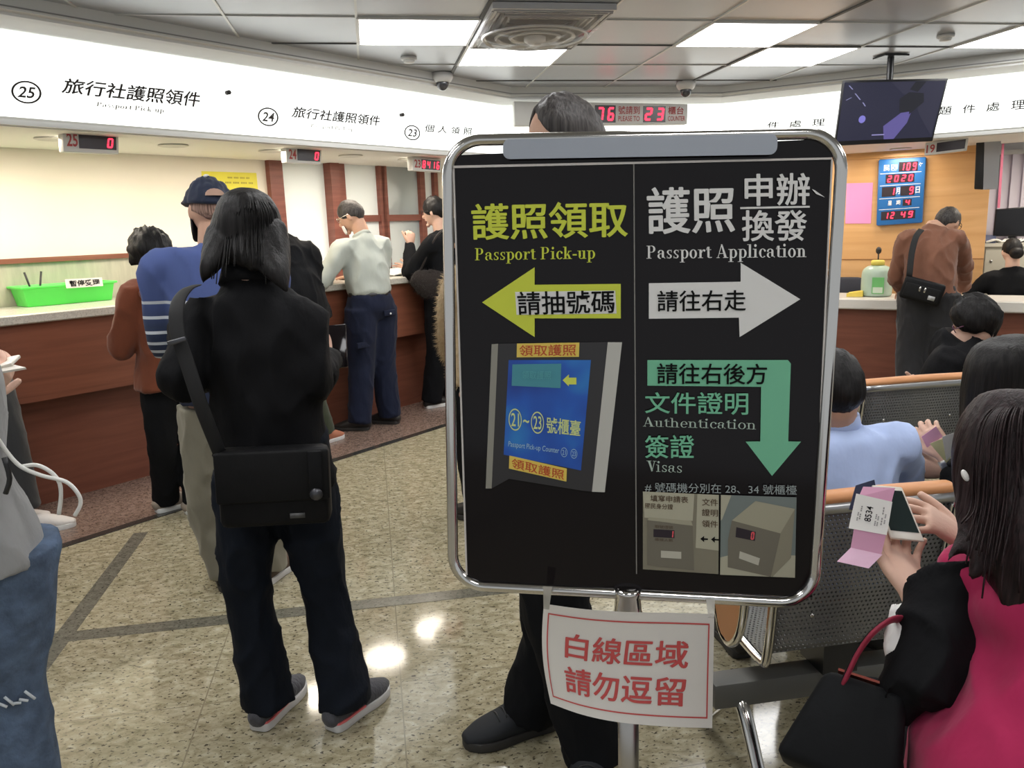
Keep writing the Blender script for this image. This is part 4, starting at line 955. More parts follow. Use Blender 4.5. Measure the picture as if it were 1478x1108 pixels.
obj('case', slab(q, .04, .006), M_tv, o, True, sharp=30); obj('panel', slab([(q[0] * .96 + q[2] * .04) - N2 * .001, (q[1] * .96 + q[3] * .04) - N2 * .001, (q[2] * .96 + q[0] * .04) - N2 * .001, (q[3] * .96 + q[1] * .04) - N2 * .001], .002), mat('monitor_glass', (.010, .010, .012), .12), o, False)
obj('foot', join(Rwall(pm_.dot(D2) - .12, pm_.dot(D2) + .12, 1.94, 2.12, ztop, ztop + .012), Rwall(pm_.dot(D2) - .03, pm_.dot(D2) + .03, 2.025, 2.05, ztop, q[2].z + .08)), M_tv, o, False)
p = Rz(1421, 345, 1.92, ztop)
o = thing('desk_phone', 'dark blue desk telephone at the left end of the pale cabinet', 'telephone', p)
M_phn = mat('phone_blue', (.09, .11, .19), .4)
obj('base', hexa([p + D2 * a + N2 * b_ + up * c_ for a, b_, c_ in ((-.07, -.09, 0), (.09, -.09, 0), (.09, .09, 0), (-.07, .09, 0), (-.07, -.09, .02), (.09, -.09, .02), (.09, .09, .07), (-.07, .09, .07))]), M_phn, o, False)
obj('handset', loft([p + D2 * -.05 - N2 * .08 + up * .06, p + D2 * -.05 + up * .075, p + D2 * -.05 + N2 * .08 + up * .10], [(.03, .018), (.018, .014), (.03, .018)], D2, 12), M_phn, o)
p = Rz(1450, 349, 1.86, ztop)
tag(obj('cable_heap', join(*[tube([p + D2 * (.05 * k_ - .12 + random.uniform(-.03, .03)) + N2 * random.uniform(-.05, .05) + up * (.012 + .02 * (j % 2)) for j in range(6) for k_ in (j,)], .008, 8, 4) for _ in range(4)]), mat('cable_white', (.75, .74, .70), .5), None, True, origin=p), 'tangle of white cables on the cabinet in front of the monitor', 'cables')
# wall speaker and pink lanyard
q = [Rpx(*v, 1.05) for v in ((1421, 202.5), (1445, 200.5), (1440, 272.5), (1419, 273.5))]
o = thing('wall_speaker', 'black speaker box with a silver side hanging at the end of the timber wall', 'speaker', q[3])
obj('cabinet', slab(q, .06), mat('speaker_silver', (.40, .40, .41), .4, .5), o, False)
q2 = [Rpx(*v, 1.05) for v in ((1409, 205), (1421, 202.5), (1419, 273.5), (1406, 273))]; obj('front_grille', slab(q2, .06, .008), M_blk, o, True, sharp=40)
obj('wall_bracket', tube([(q[0] + q[3]) / 2 + N2 * .05, (q[0] + q[3]) / 2 + N2 * .38 + D2 * -.02], .015, 8, 2), M_blk, o)
a = Rpx(1447, 215, 1.38); a.z = 2.04; b_ = Rpx(1441, 300, 1.38)
tag(obj('lanyard', slab([a - D2 * .008, a + D2 * .010, b_ + D2 * .012, b_ - D2 * .008], .003), mat('lanyard_pink', (.75, .22, .35), .6), None, False, origin=b_), 'pink lanyard hanging against the blinds above the monitor', 'lanyard')

# ================================================================== PEOPLE
def yawv(deg): a = math.radians(deg); return V((math.sin(a), math.cos(a), 0))
M_skin = mat('skin', (.56, .33, .23), .5, bump=.05, bscale=120, var=.08, vscale=14, spec=.35)
M_skin2 = mat('skin_light', (.66, .42, .32), .5, bump=.05, bscale=120, var=.07, vscale=14, spec=.35)
M_eye = mat('eye_dark', (.02, .015, .012), .2)
def hairmat(name, col, rough=.38):
    m = bpy.data.materials.new(name); m.use_nodes = True; nt = m.node_tree; b = nt.nodes['Principled BSDF']; L = nt.links.new
    tc = nt.nodes.new('ShaderNodeTexCoord'); mp = nt.nodes.new('ShaderNodeMapping'); mp.inputs['Scale'].default_value = (1, 1, .06); L(tc.outputs['Object'], mp.inputs[0])
    n = nt.nodes.new('ShaderNodeTexNoise'); n.inputs['Scale'].default_value = 160; n.inputs['Detail'].default_value = 3; L(mp.outputs[0], n.inputs['Vector'])
    r = ramp(nt, [(.35, tuple(c * .55 for c in col)), (.7, tuple(min(1, c * 1.7) for c in col))]); L(n.outputs['Fac'], r.inputs[0]); L(r.outputs[0], b.inputs['Base Color'])
    bp_ = nt.nodes.new('ShaderNodeBump'); bp_.inputs['Strength'].default_value = .5; bp_.inputs['Distance'].default_value = .004; L(n.outputs['Fac'], bp_.inputs['Height']); L(bp_.outputs[0], b.inputs['Normal'])
    b.inputs['Roughness'].default_value = rough; b.inputs['Specular IOR Level'].default_value = .22
    MATS[name] = m; return m
H_blk = hairmat('hair_black', (.008, .007, .007), .5); H_grey = hairmat('hair_greying', (.045, .040, .038), .5); H_brn = hairmat('hair_dark_brown', (.016, .008, .0085), .48); H_buzz = hairmat('hair_buzz', (.30, .19, .15), .8)

TOR = dict(pel=(.094, .068), wai=(.080, .060), che=(.092, .068), spt=(.092, .056), nb=(.042, .040))
class Fig:
    def __init__(s, base, yaw, H, sit=None, lean=0.0, sp=1.0, head_yaw=None, head_tilt=0.0, slump=0.0):
        s.H = H; s.F = yawv(yaw); s.R = V((s.F.y, -s.F.x, 0)); s.U = V((0, 0, 1)); s.base = V((base[0], base[1], 0)); J = s.J = {}
        hz = .53 * H if sit is None else sit + .085
        s.hz = hz; L = s.L
        ln = math.radians(lean)
        def sp_(d, f=0.0):   # along the leaning spine
            return L(0, 0, hz) + s.F * (math.sin(ln) * d * H * sp + f) + s.U * (math.cos(ln) * d * H * sp)
        s.sp_ = sp_
        J['pel'] = sp_(0); J['wai'] = sp_(.09, -.01 - slump * .4); J['che'] = sp_(.20, -slump * .6); J['spt'] = sp_(.256, -.005 - slump * .4); J['nb'] = sp_(.305, .0)
        hy = yaw if head_yaw is None else head_yaw
        s.hh = .134 * H
        hF = yawv(hy); hR = V((hF.y, -hF.x, 0)); t = math.radians(head_tilt)
        s.hF = (hF * math.cos(t) - s.U * math.sin(t)); s.hU = (s.U * math.cos(t) + hF * math.sin(t)); s.hR = hR
        nd = (s.U * math.cos(ln * .8) + s.F * math.sin(ln * .8)).normalized()
        J['hd'] = J['nb'] + nd * (.045 * H) + s.hU * (s.hh * .40) + s.hF * (.018 * H)
        for q, d in (('l', -1), ('r', 1)):
            J['sh' + q] = sp_(.256, -.005 - slump * .2) + s.R * (.104 * H * d)
            J['hip' + q] = L(.052 * H * d, 0, hz - .01 * H)
            if sit is None:
                J['kn' + q] = L(.058 * H * d, .015 * H, .285 * H); J['an' + q] = L(.062 * H * d, -.01 * H, .05 * H)
            else:
                J['kn' + q] = L(.075 * H * d, .245 * H, sit + .055); J['an' + q] = L(.075 * H * d, .23 * H, .05 * H)
            J['el' + q] = J['sh' + q] + s.R * (.03 * H * d) - s.U * (.178 * H) - s.F * .01; J['wr' + q] = J['el' + q] - s.U * (.145 * H) + s.F * (.03 * H)
            J['fd' + q] = s.F.copy()
        J['hdirl'] = J['hdirr'] = None
    def L(s, r, f, u): return s.base + s.R * r + s.F * f + s.U * u
    def ik(s, q, hand, hint, up=True):
        """put the wrist at hand; bend the elbow towards hint"""
        a, b = s.J['sh' + q], V(hand); l1, l2 = .178 * s.H, .150 * s.H; d = (b - a).length
        if d > (l1 + l2) * .995: b = a + (b - a) * ((l1 + l2) * .995 / d); d = (b - a).length
        c = (l1 * l1 + d * d - l2 * l2) / (2 * d); h = math.sqrt(max(l1 * l1 - c * c, 0)); dr = (b - a).normalized()
        hv = V(hint); hv = (hv - dr * hv.dot(dr)).normalized(); s.J['el' + q] = a + dr * c + hv * h; s.J['wr' + q] = b

def skull(d, h):
    x, y, z = d
    if z < 0:
        k = (-z) ** 1.5; x = x * (1 - .30 * k)
        if y < 0: y = y * (1 - .42 * min(1, max(0, (-z - .15) / .6)))
        else: y = y * (1 - .05 * k)
    return (x * .335 * h, y * (.40 if y > 0 else .43) * h, z * .5 * h)
def head_parts(f, ears=True):
    c, h = f.J['hd'], f.hh; X, Y, Z = f.hR, f.hF, f.hU
    T = lambda p: c + X * p[0] + Y * p[1] + Z * p[2]
    vs, fs = [], []; n, m = 28, 20
    for i in range(m + 1):
        e = -PI / 2 + PI * i / m
        for k in range(n): a = 2 * PI * k / n; vs.append(tuple(T(skull((max(math.cos(e), 1e-3) * math.sin(a), max(math.cos(e), 1e-3) * math.cos(a), math.sin(e)), h))))
    for i in range(m):
        for k in range(n): p, q = i * n + k, i * n + (k + 1) % n; fs.append((p, p + n, q + n, q))
    fs.append(tuple(range(n))); fs.append(tuple(range(m * n, (m + 1) * n))[::-1])
    P = [(vs, fs)]
    g = lambda x, y, z: T((x * h, y * h, z * h))
    P.append(loft([g(0, .37, .10), g(0, .42, -.02), g(0, .455, -.09), g(0, .38, -.13)], [.028 * h, .04 * h, .06 * h, .045 * h], X, 10, 3))
    P.append(loft([g(-.09, .355, -.225), g(0, .39, -.22), g(.09, .355, -.225)], [(.02 * h, .025 * h), (.035 * h, .035 * h), (.02 * h, .025 * h)], Z, 8, 3))
    P.append(ellipsoid(g(0, .33, -.40), X, Y, Z, .11 * h, .07 * h, .08 * h, 12, 8))
    P.append(loft([g(-.2, .30, .10), g(0, .375, .11), g(.2, .30, .10)], [.035 * h] * 3, Z, 8, 3))
    if ears:
        for s in (-1, 1): P.append(ellipsoid(g(.335 * s, -.03, -.03), X, (Y + X * s * .35).normalized(), Z, .035 * h, .075 * h, .125 * h, 12, 8))
    neck = loft([f.J['nb'] - f.U * (.03 * f.H), f.J['nb'] + f.U * (.01 * f.H), g(0, -.08, -.22), g(0, -.05, -.05)], [.037 * f.H, .034 * f.H, .033 * f.H, .03 * f.H], X, 16, 4)
    P.append(neck); return P, g
def hand_mesh(wr, dr, pn, size=.185, side=1, curl=(25, 30, 25), thumb=35, spread=4, tcurl=15, curls=None):
    """wr wrist, dr direction of the fingers, pn palm normal (the way the palm faces), side: +1 thumb towards dr x pn"""
    dr = V(dr).normalized(); pn = V(pn); pn = (pn - dr * pn.dot(dr)).normalized(); sd = dr.cross(pn) * side; k = size / .185
    P = [loft([wr - dr * .03 * k, wr, wr + dr * .03 * k, wr + dr * .065 * k, wr + dr * .095 * k], [(.024 * k, .019 * k), (.026 * k, .019 * k), (.036 * k, .017 * k), (.041 * k, .015 * k), (.040 * k, .011 * k)], sd, 16, 4)]
    for i, (o, ln, r, st) in enumerate(((.030, .072, .0088, .088), (.010, .080, .0092, .094), (-.010, .075, .0088, .091), (-.029, .060, .0078, .084))):
        p = wr + dr * (st * k - .012) + sd * o * k; d = (dr + sd * math.radians(spread) * (1.2 - i * .9)).normalized(); pts = [p]; ang = 0
        p = p + d * .012; pts.append(p)
        c3 = curls[i] if curls else curl
        for seg, c in zip((.45, .31, .24), c3):
            ang += math.radians(c); dd = d * math.cos(ang) + pn * math.sin(ang); p = p + dd * (ln * seg * k); pts.append(p)
        P.append(loft(pts, [r * k, r * 1.02 * k, r * 1.0 * k, r * .93 * k, r * .78 * k], sd, 10, 3))
    ta = math.radians(thumb); d = dr * math.cos(ta) + sd * math.sin(ta); p = wr + dr * .020 * k + sd * .018 * k; pts = [p]
    for j, ln in enumerate((.040, .034, .028)):
        d2 = (d * math.cos(math.radians(tcurl * (j - .3))) + (pn * .6 + dr * .8).normalized() * math.sin(math.radians(tcurl * (j - .3)))).normalized(); p = p + d2 * ln * k; pts.append(p)
    P.append(loft(pts, [.0145 * k, .0125 * k, .0105 * k, .0085 * k], pn, 10, 3))
    v, f, n_ = remesh(P, .0036 * max(k, .8), 2)
    return v, f
def build_body(f, parent, skin, hands=True, hk=None, ears=True, eyes=False):
    J, Hh, R = f.J, f.H, f.R; P = []
    P.append(loft([J['pel'] - f.U * .03 * Hh, J['pel'], J['wai'], J['che'], J['spt'], J['nb']], [(.075 * Hh, .055 * Hh)] + [tuple(.80 * Hh * q for q in TOR[k_]) for k_ in ('pel', 'wai', 'che', 'spt', 'nb')], R, 20, 4))
    for q in 'lr':
        P.append(loft([J['sh' + q] + (J['spt'] - J['sh' + q]) * .4, J['sh' + q], J['el' + q], J['wr' + q]], [.026 * Hh, .027 * Hh, .021 * Hh, .0145 * Hh], f.F, 14, 5))
        P.append(loft([J['hip' + q], (J['hip' + q] + J['kn' + q]) / 2, J['kn' + q], (J['kn' + q] * .6 + J['an' + q] * .4) - f.F * .01, J['an' + q]], [.046 * Hh, .044 * Hh, .032 * Hh, .031 * Hh, .021 * Hh], R, 14, 4))
        fd = J['fd' + q]; P.append(loft([J['an' + q] - f.U * .015 * Hh - fd * .02, J['an' + q] - f.U * .025 * Hh + fd * .06, J['an' + q] - f.U * .035 * Hh + fd * .13], [.02 * Hh, .021 * Hh, .016 * Hh], R, 12, 3))
    a = remesh(P, .014, 3)[:2]
    hp, g = head_parts(f, ears); b = remesh(hp, .0062, 2)[:2]; parts = [a, b]
    if hands:
        for q in 'lr':
            kw = dict((hk or {}).get(q, {})); dr = kw.pop('dr', J['wr' + q] - J['el' + q]); pn = kw.pop('pn', -f.R if q == 'r' else f.R)
            sd = kw.pop('side', None)
            if sd is None: # thumb roughly forwards/upwards
                t = V(dr).normalized().cross(V(pn)); sd = 1 if t.dot(f.F + f.U * .6) > 0 else -1
            parts.append(hand_mesh(J['wr' + q] + V(dr).normalized() * .012, dr, pn, .108 * Hh, sd, **kw))
    o = obj('body', join(*parts), skin, parent)
    if eyes:
        for s in (-1, 1): obj('eye', ellipsoid(g(.15 * s, .335, .055), f.hR, f.hF, f.hU, .045 * f.hh, .03 * f.hh, .022 * f.hh, 12, 8), M_eye, o)
    return o, g
def hair_cap(f, parent, m, front=.45, side=-.05, back=-.55, th=.035, rag=.05, name='hair', seed=1.0, taper=True):
    c, h = f.J['hd'], f.hh; X, Y, Z = f.hR, f.hF, f.hU; n, mm = 56, 16; vs, fs = [], []
    T = lambda p: tuple(c + X * p[0] + Y * p[1] + Z * p[2])
    def edge(a):
        t = abs(a) / PI    # 0 front .. 1 back
        return (front + (side - front) * (1 - math.cos(min(t * 2, 1) * PI)) / 2) if t < .5 else (side + (back - side) * (1 - math.cos((t - .5) * 2 * PI)) / 2)
    for lay in (0, 1):
        for i in range(mm + 1):
            for k in range(n):
                a = -PI + 2 * PI * k / n; ze = edge(a) + rag * noise.noise(V((a * 4, seed, 0))); e0 = math.asin(max(-.95, min(.95, ze))); e = PI / 2 - (PI / 2 - e0) * i / mm
                d = (math.cos(e) * math.sin(a), math.cos(e) * math.cos(a), math.sin(e)); p = V(skull(d, h))
                t_ = th * h * ((1 - .75 * (i / mm) ** 3) if taper else 1) * (1 + .6 * noise.noise(V((d[0] * 5 + seed, d[1] * 5, d[2] * 3))) + .25 * noise.noise(V((a * 14, seed, i * .25))))
                p = p * (1 + (t_ / p.length if lay == 0 else -.03)); vs.append(T(p))
    K = (mm + 1) * n
    for i in range(mm):
        for k in range(n):
            p, q = i * n + k, i * n + (k + 1) % n; fs += [(p, q, q + n, p + n), (K + p, K + p + n, K + q + n, K + q)]
    for k in range(n): p, q = mm * n + k, mm * n + (k + 1) % n; fs.append((p, q, K + q, K + p))
    return obj(name, (vs, fs), m, parent)
def top(f, parent, m, name='jacket', infl=.02, hem=.10, hemr=None, sleeve=1.0, sinfl=None, voxel=.012, amp=.006, freq=9, collar=.0, rings=None, pel_r=None, cuff=None, hemoff=(0, 0), arms='lr', neckr=None, send=1.02):
    J, Hh, R = f.J, f.H, f.R; si = infl if sinfl is None else sinfl
    r = {k_: (TOR[k_][0] * Hh + infl, TOR[k_][1] * Hh + infl) for k_ in TOR}
    if rings: r.update(rings)
    if neckr: r['nb'] = neckr
    hp = J['pel'] - f.U * hem + R * hemoff[0] + f.F * hemoff[1]
    trp = J['spt'] * .38 + J['nb'] * .62; rt = (r['spt'][0] * .50 + r['nb'][0] * .52, r['spt'][1] * .5 + r['nb'][1] * .5)
    pts = [J['pel'], J['wai'], J['che'], J['spt'], trp, J['nb'], J['nb'] + (J['hd'] - J['nb']).normalized() * (.012 * Hh + collar)]; rad = [r['pel'], r['wai'], r['che'], r['spt'], rt, r['nb'], (r['nb'][0] * .9, r['nb'][1] * .9)]
    if hem < 0: pts[0] = hp; rad[0] = hemr or r['pel']
    else: pts = [hp] + pts; rad = [hemr or r['pel']] + rad
    P = [loft(pts, rad, R, 28, 5, False)]
    for q in arms:
        sh, el, wr = J['sh' + q], J['el' + q], J['wr' + q]
        if sleeve >= 1: path = [sh + (J['spt'] - sh) * .5, sh, sh * .5 + el * .5, el, el * .5 + wr * .5, el + (wr - el) * send]; rad = [.030 * Hh + si, .031 * Hh + si, .028 * Hh + si, .025 * Hh + si, .022 * Hh + si, cuff or (.016 * Hh + si)]
        else: path = [sh + (J['spt'] - sh) * .5, sh, sh + (el - sh) * sleeve * .5, sh + (el - sh) * sleeve]; rad = [.030 * Hh + si, .031 * Hh + si, .029 * Hh + si, .029 * Hh + si]
        if sleeve > 0: P.append(loft(path, rad, f.F, 18, 5, sleeve >= 1))
    return obj(name, wrinkle(remesh(P, voxel, 4), amp, freq, J['pel'].x * 7), m, parent)
def trousers(f, parent, m, infl=.012, rad=None, hem=.02, voxel=.012, amp=.005, freq=10, waist=.06, name='trousers'):
    J, Hh, R = f.J, f.H, f.R; rad = rad or (.055, .050, .040, .036, .030)
    P = [loft([J['pel'] - f.U * .045 * Hh, J['pel'], J['pel'] + (J['wai'] - J['pel']) * (waist / .09)], [(.075 * Hh, .062 * Hh), (.098 * Hh + infl, .073 * Hh + infl), (.087 * Hh + infl, .066 * Hh + infl)], R, 24, 4, False)]
    for q in 'lr':
        h, k_, a = J['hip' + q], J['kn' + q], J['an' + q]; e = a + (a - k_).normalized() * hem
        P.append(loft([h + (h - k_).normalized() * .02, h * .5 + k_ * .5, k_, k_ * .5 + a * .5, e], [rr_ * Hh + infl for rr_ in rad], R, 20, 6, False))
    return obj(name, wrinkle(remesh(P, voxel, 3), amp, freq, J['pel'].y * 5), m, parent)
def shoe(f, parent, q, upper, sole, ln=.27, w=.048, hgt=.085, accent=None, z0=0.0):
    a = f.J['an' + q]; d = V(f.J['fd' + q]); d.z = 0; d.normalize(); s = V((-d.y, d.x, 0)); U_ = V((0, 0, 1)); b = V((a.x, a.y, z0 + .001)) - d * ln * .26
    g = lambda t, z: b + d * ln * t + U_ * z
    up_ = [loft([g(.04, .045), g(.14, .052), g(.34, .055), g(.58, .045), g(.80, .034), g(.96, .028)], [(w * .72, .034), (w * .80, hgt * .55), (w * .82, hgt * .62), (w * .98, .040), (w * .95, .028), (w * .55, .016)], s, 18, 4), loft([g(.20, .05), g(.20, hgt + .015)], [(w * .72, w * .85), (w * .66, w * .8)], s, 16, 3, False)]
    u = obj('shoe', remesh(up_, .006, 3)[:2], upper, parent)
    out = []
    for t, ww in ((0, .45), (.03, .68), (.12, .80), (.3, .82), (.45, .86), (.6, 1.0), (.75, 1.02), (.88, .86), (.97, .5), (1.0, .2)): out.append((t, ww * w * 1.04))
    pl = [g(t, 0) + s * x for t, x in out] + [g(t, 0) - s * x for t, x in out[::-1]]
    obj('sole', bevelled(prism(pl, U_ * .028), .005, 2), sole, u, True, sharp=40)
    if accent:
        pl2 = [g(t * 1.004 - .004, .028) + s * x * 1.0 for t, x in out[:5]] + [g(t * 1.004 - .004, .028) - s * x * 1.0 for t, x in out[:5][::-1]]
        obj('heel_stripe', prism(pl2, U_ * .007), accent, u, False)
    return u
def person(label, f, group=None): return thing('person', label, 'person', f.base, group)
def lock(pts, rad, ref, n=14): return loft(pts, rad, ref, n, 6)
def groove(vf, c, amp, freq, seed=0):
    """long combed grooves running down a hair volume around the axis through c"""
    out = []
    for v in vf[0]:
        a = math.atan2(v[1] - c.y, v[0] - c.x); k = amp * (noise.noise(V((a * freq + seed, v[2] * 2.5, seed))) + .5 * noise.noise(V((a * freq * 2.7, v[2] * 4, seed + 3))))
        d = V((v[0] - c.x, v[1] - c.y, 0)); d = d.normalized() if d.length > 1e-4 else d; out.append((v[0] + d.x * k, v[1] + d.y * k, v[2]))
    return out, vf[1]
def pxring(px, py, Y, hwpx): 
    p = atY(px, py, Y); dep = (p - CAM).dot(FW); return p, hwpx * dep / FPX

BLKC = cloth('cloth_black_jacket', (.0055, .0055, .0065), .8, .35, 22, .2, 0, .15); BLKT = cloth('cloth_black_trousers', (.006, .0065, .008), .85, .3, 18, .2, 0, .15)
DENIM_D = cloth('denim_dark', (.0065, .009, .015), .8, .15, 60, .25, 0, .15)

# ---- A: woman in black, nearest standing, seen from behind
f = Fig((-.315, 2.36), 10, 1.63, head_yaw=12, head_tilt=22)
J = f.J; J['spt'] += V((-.02, 0, 0)); 
J['shl'] += V((-.005, 0, -.03)); J['shr'] += V((-.055, 0, -.03))
J['nb'] += V((-.03, 0, 0)); J['hd'] = atY(357, 333, 2.41); f.hh *= .93
J['ell'] = atY(258, 548, 2.30); J['wrl'] = atY(318, 522, 2.60); J['elr'] = atY(450, 548, 2.30); J['wrr'] = atY(470, 520, 2.52)
for q, kx, ky, ax_, ay_, fd in (('l', 357, 850, 385, 992, (.42, .9, 0)), ('r', 468, 850, 496, 995, (.65, .76, 0))):
    J['kn' + q] = atY(kx, ky, 2.37); J['an' + q] = atY(ax_, ay_, 2.36 if q == 'l' else 2.30); J['an' + q].z = .085; J['fd' + q] = V(fd).normalized()
J['hipl'] = atY(355, 690, 2.36); J['hipr'] = atY(438, 690, 2.36)
A = person('woman with long black hair, black jacket and dark jeans standing with back turned', f)
build_body(f, A, M_skin2, True, dict(r=dict(dr=V((.05, .75, .6)), pn=V((-.9, .2, -.1)), curl=(45, 60, 35), side=1)))
trousers(f, A, DENIM_D, .008, (.054, .050, .040, .041, .046), .03, amp=.010, freq=11)
jk = top(f, A, BLKC, 'jacket', .032, .10, (.175, .14), 1.0, .022, amp=.014, freq=8, collar=.03, rings=dict(wai=(.158, .125), pel=(.168, .132), che=(.168, .13), spt=(.145, .10), nb=(.062, .064)))
obj('collar', lathe(J['nb'] + V((0, 0, .005)), [(.078, -.01), (.072, .02), (.066, .045), (.060, .045), (.066, .0)], 28, (J['hd'] - J['nb'])), BLKC, jk)
M_shg = cloth('shoe_grey_knit', (.07, .07, .08), .8, .3, 90); M_wsole = mat('sole_white', (.62, .61, .60), .5); M_pink = mat('shoe_pink', (.75, .16, .17), .5)
for q in 'lr': shoe(f, A, q, M_shg, M_wsole, .265, .047, .085, M_pink)
R0 = []
for px, py, hw_, hd in ((357, 271, 12, .03), (357, 280, 29, .085), (357, 295, 40, .105), (357.5, 315, 47, .115), (357, 335, 52, .115), (356, 360, 57, .11), (355, 380, 60, .105)):
    p, r_ = pxring(px, py, 2.40, hw_); R0.append((p, (r_, hd)))
hv = [loft([p for p, _ in R0], [r_ for _, r_ in R0], (1, 0, 0), 40, 4, False)]
for L_ in (((322, 335, 24, 2.345), (310, 368, 20, 2.295), (299, 390, 12, 2.275), (292, 406, 3, 2.275)), ((382, 335, 30, 2.335), (390, 370, 27, 2.285), (402, 395, 17, 2.242), (414, 419, 4, 2.215)), ((352, 335, 30, 2.33), (358, 368, 24, 2.285), (366, 386, 8, 2.275)), ((400, 330, 14, 2.35), (409, 370, 11, 2.30), (415, 408, 3, 2.25))):
    pr = [pxring(a_, b_, Y_, c_) for a_, b_, c_, Y_ in L_]; hv.append(loft([p for p, _ in pr], [(r_, min(.028, r_ * 1.1)) for _, r_ in pr], (1, 0, 0), 18, 5))
hv_ = remesh(hv, .007, 2)
obj('hair', groove(hv_[:2], J['hd'], .004, 11), H_blk, A)
st = []
for i in range(46):
    a = random.uniform(-1.2, 1.2); x0, x1 = 357 + 42 * math.sin(a), 355 + 58 * math.sin(a) + random.uniform(-4, 4); Yb = 2.40 - .115 * math.cos(a); ln_ = random.uniform(378, 410) if abs(a) > .45 else random.uniform(368, 385)
    st.append(tube([atY(357 + 14 * math.sin(a), 276, 2.40 - .05 * math.cos(a)), atY(x0, 300, Yb), atY((x0 + x1) / 2, 335, Yb - .002), atY(x1, ln_, Yb - .05 - .001 * max(0, ln_ - 375))], .0016, 5, 4))
obj('hair_strands', join(*st), H_blk, A)
# her bag
p = atY(398, 700, 2.20); bx, bz = V((.995, -.02, -.03)), V((.03, 0, 1)); by = bz.cross(bx)
bg = thing('messenger_bag', 'black messenger bag resting on the hips of the woman with long black hair', 'bag', p)
M_bag = cloth('bag_black_nylon', (.005, .005, .006), .65, .2, 40, .15, 0, .2); M_bag2 = cloth('bag_flap_black', (.0065, .0065, .007), .7, .2, 40, .15, 0, .2)
obj('bag_body', obox(p, bx, by, bz, .148, .045, .108, .02), M_bag, bg); obj('flap', obox(p - by * .048 + bz * .04 if by.y > 0 else p + by * .048 + bz * .04, bx, by, bz, .15, .008, .072, .007), M_bag2, bg)
sgn = -1 if by.y > 0 else 1
for x in (.115,):
    s_ = obj('closure_strap', obox(p + by * (.06 * sgn) + bx * x + bz * .045, bx, by, bz, .019, .004, .065, .003), M_bag, bg); obj('buckle', lathe(p + by * (.066 * sgn) + bx * x - bz * .01, [(.018, 0), (.016, .005)], 14, by * sgn), mat('gunmetal', (.10, .10, .11), .3, .8), s_)
obj('brand_patch', obox(p + by * (.046 * sgn) + bx * .06 - bz * .075, bx, by, bz, .02, .002, .007), mat('patch_grey', (.10, .10, .10), .5), bg)
obj('strap', loft([p + bx * -.14 + bz * .09, atY(292, 590, 2.16), atY(272, 530, 2.155), atY(256, 480, 2.17), atY(256, 440, 2.20), atY(268, 419, 2.28), atY(282, 412, 2.36)], [(.019, .003)] * 7, (1, 0, .1), 10, 6, False), mat('strap_webbing', (.010, .010, .011), .75), bg)
obj('strap_buckle', obox(atY(255.5, 492, 2.15), (1, 0, .25), (0, 1, 0), (-.25, 0, 1), .024, .006, .006, .002), MATS['gunmetal'], bg)
# her phone
p = J['wrr'] + V((.03, .09, .03)); tag(obj('smartphone', obox(p, (1, .2, 0), (0, .5, .85), (0, -.85, .5), .036, .075, .004, .003), M_bk, None, True, origin=p), 'dark smartphone in the right hand of the woman with long black hair', 'phone')

# ---- B: man in navy cap and blue striped sweater
f = Fig((-.605, 3.40), -12, 1.71, head_yaw=-22, head_tilt=4)
J = f.J
J['spt'] += V((-.02, 0, .035)); J['nb'] += V((-.01, 0, .02)); J['shl'] += V((-.045, 0, .03)); J['shr'] += V((.02, 0, .03))
J['anl'] = V((-.70, 3.40, .085)); J['anr'] = V((-.52, 3.42, .085)); J['fdl'] = yawv(-15); J['fdr'] = yawv(25)
J['knl'] = atY(304, 740, 3.42); J['hipl'] = atY(298, 590, 3.40)
f.ik('l', f.L(-.16, .30, 1.02), f.L(-.25, -.4, -1) - f.base); f.ik('r', f.L(.16, .30, 1.02), f.L(.25, -.4, -1) - f.base)
B = person('heavy man in a navy cap and blue striped sweater waiting at the left counter', f)
_, g = build_body(f, B, M_skin, True)
trousers(f, B, cloth('cloth_khaki', (.20, .185, .14), .85, .3, 16), .010, (.060, .054, .046, .043, .04), .03, amp=.010)
mm_ = bpy.data.materials.new('striped_knit'); mm_.use_nodes = True; nt = mm_.node_tree; b = nt.nodes['Principled BSDF']; tc = nt.nodes.new('ShaderNodeTexCoord'); sx = nt.nodes.new('ShaderNodeSeparateXYZ'); nt.links.new(tc.outputs['Object'], sx.inputs[0])
zz = mth_z = sx.outputs[2]
def nmath(nt, op, a, b_): 
    q = nt.nodes.new('ShaderNodeMath'); q.operation = op
    for i, v in enumerate((a, b_)):
        if isinstance(v, (int, float)): q.inputs[i].default_value = v
        else: nt.links.new(v, q.inputs[i])
    return q.outputs[0]
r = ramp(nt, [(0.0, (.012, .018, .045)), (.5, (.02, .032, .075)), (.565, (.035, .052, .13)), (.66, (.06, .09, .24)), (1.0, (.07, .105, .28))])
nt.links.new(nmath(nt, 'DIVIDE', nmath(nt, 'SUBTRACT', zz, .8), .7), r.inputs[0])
st_ = None
for z0 in (1.245, 1.185, 1.125, 1.08, 1.045, 1.015):
    c_ = nmath(nt, 'LESS_THAN', nmath(nt, 'ABSOLUTE', nmath(nt, 'SUBTRACT', zz, z0), 0), .006); st_ = c_ if st_ is None else nmath(nt, 'MAXIMUM', st_, c_)
mx = nt.nodes.new('ShaderNodeMix'); mx.data_type = 'RGBA'; nt.links.new(st_, mx.inputs[0]); nt.links.new(r.outputs[0], mx.inputs[6]); mx.inputs[7].default_value = (.52, .55, .60, 1); nt.links.new(mx.outputs[2], b.inputs['Base Color']); b.inputs['Roughness'].default_value = .9
top(f, B, mm_, 'sweater', .045, .08, None, 1.0, .020, amp=.006, collar=-.012, rings=dict(spt=(.205, .12), che=(.215, .16), wai=(.205, .165), nb=(.078, .072)))
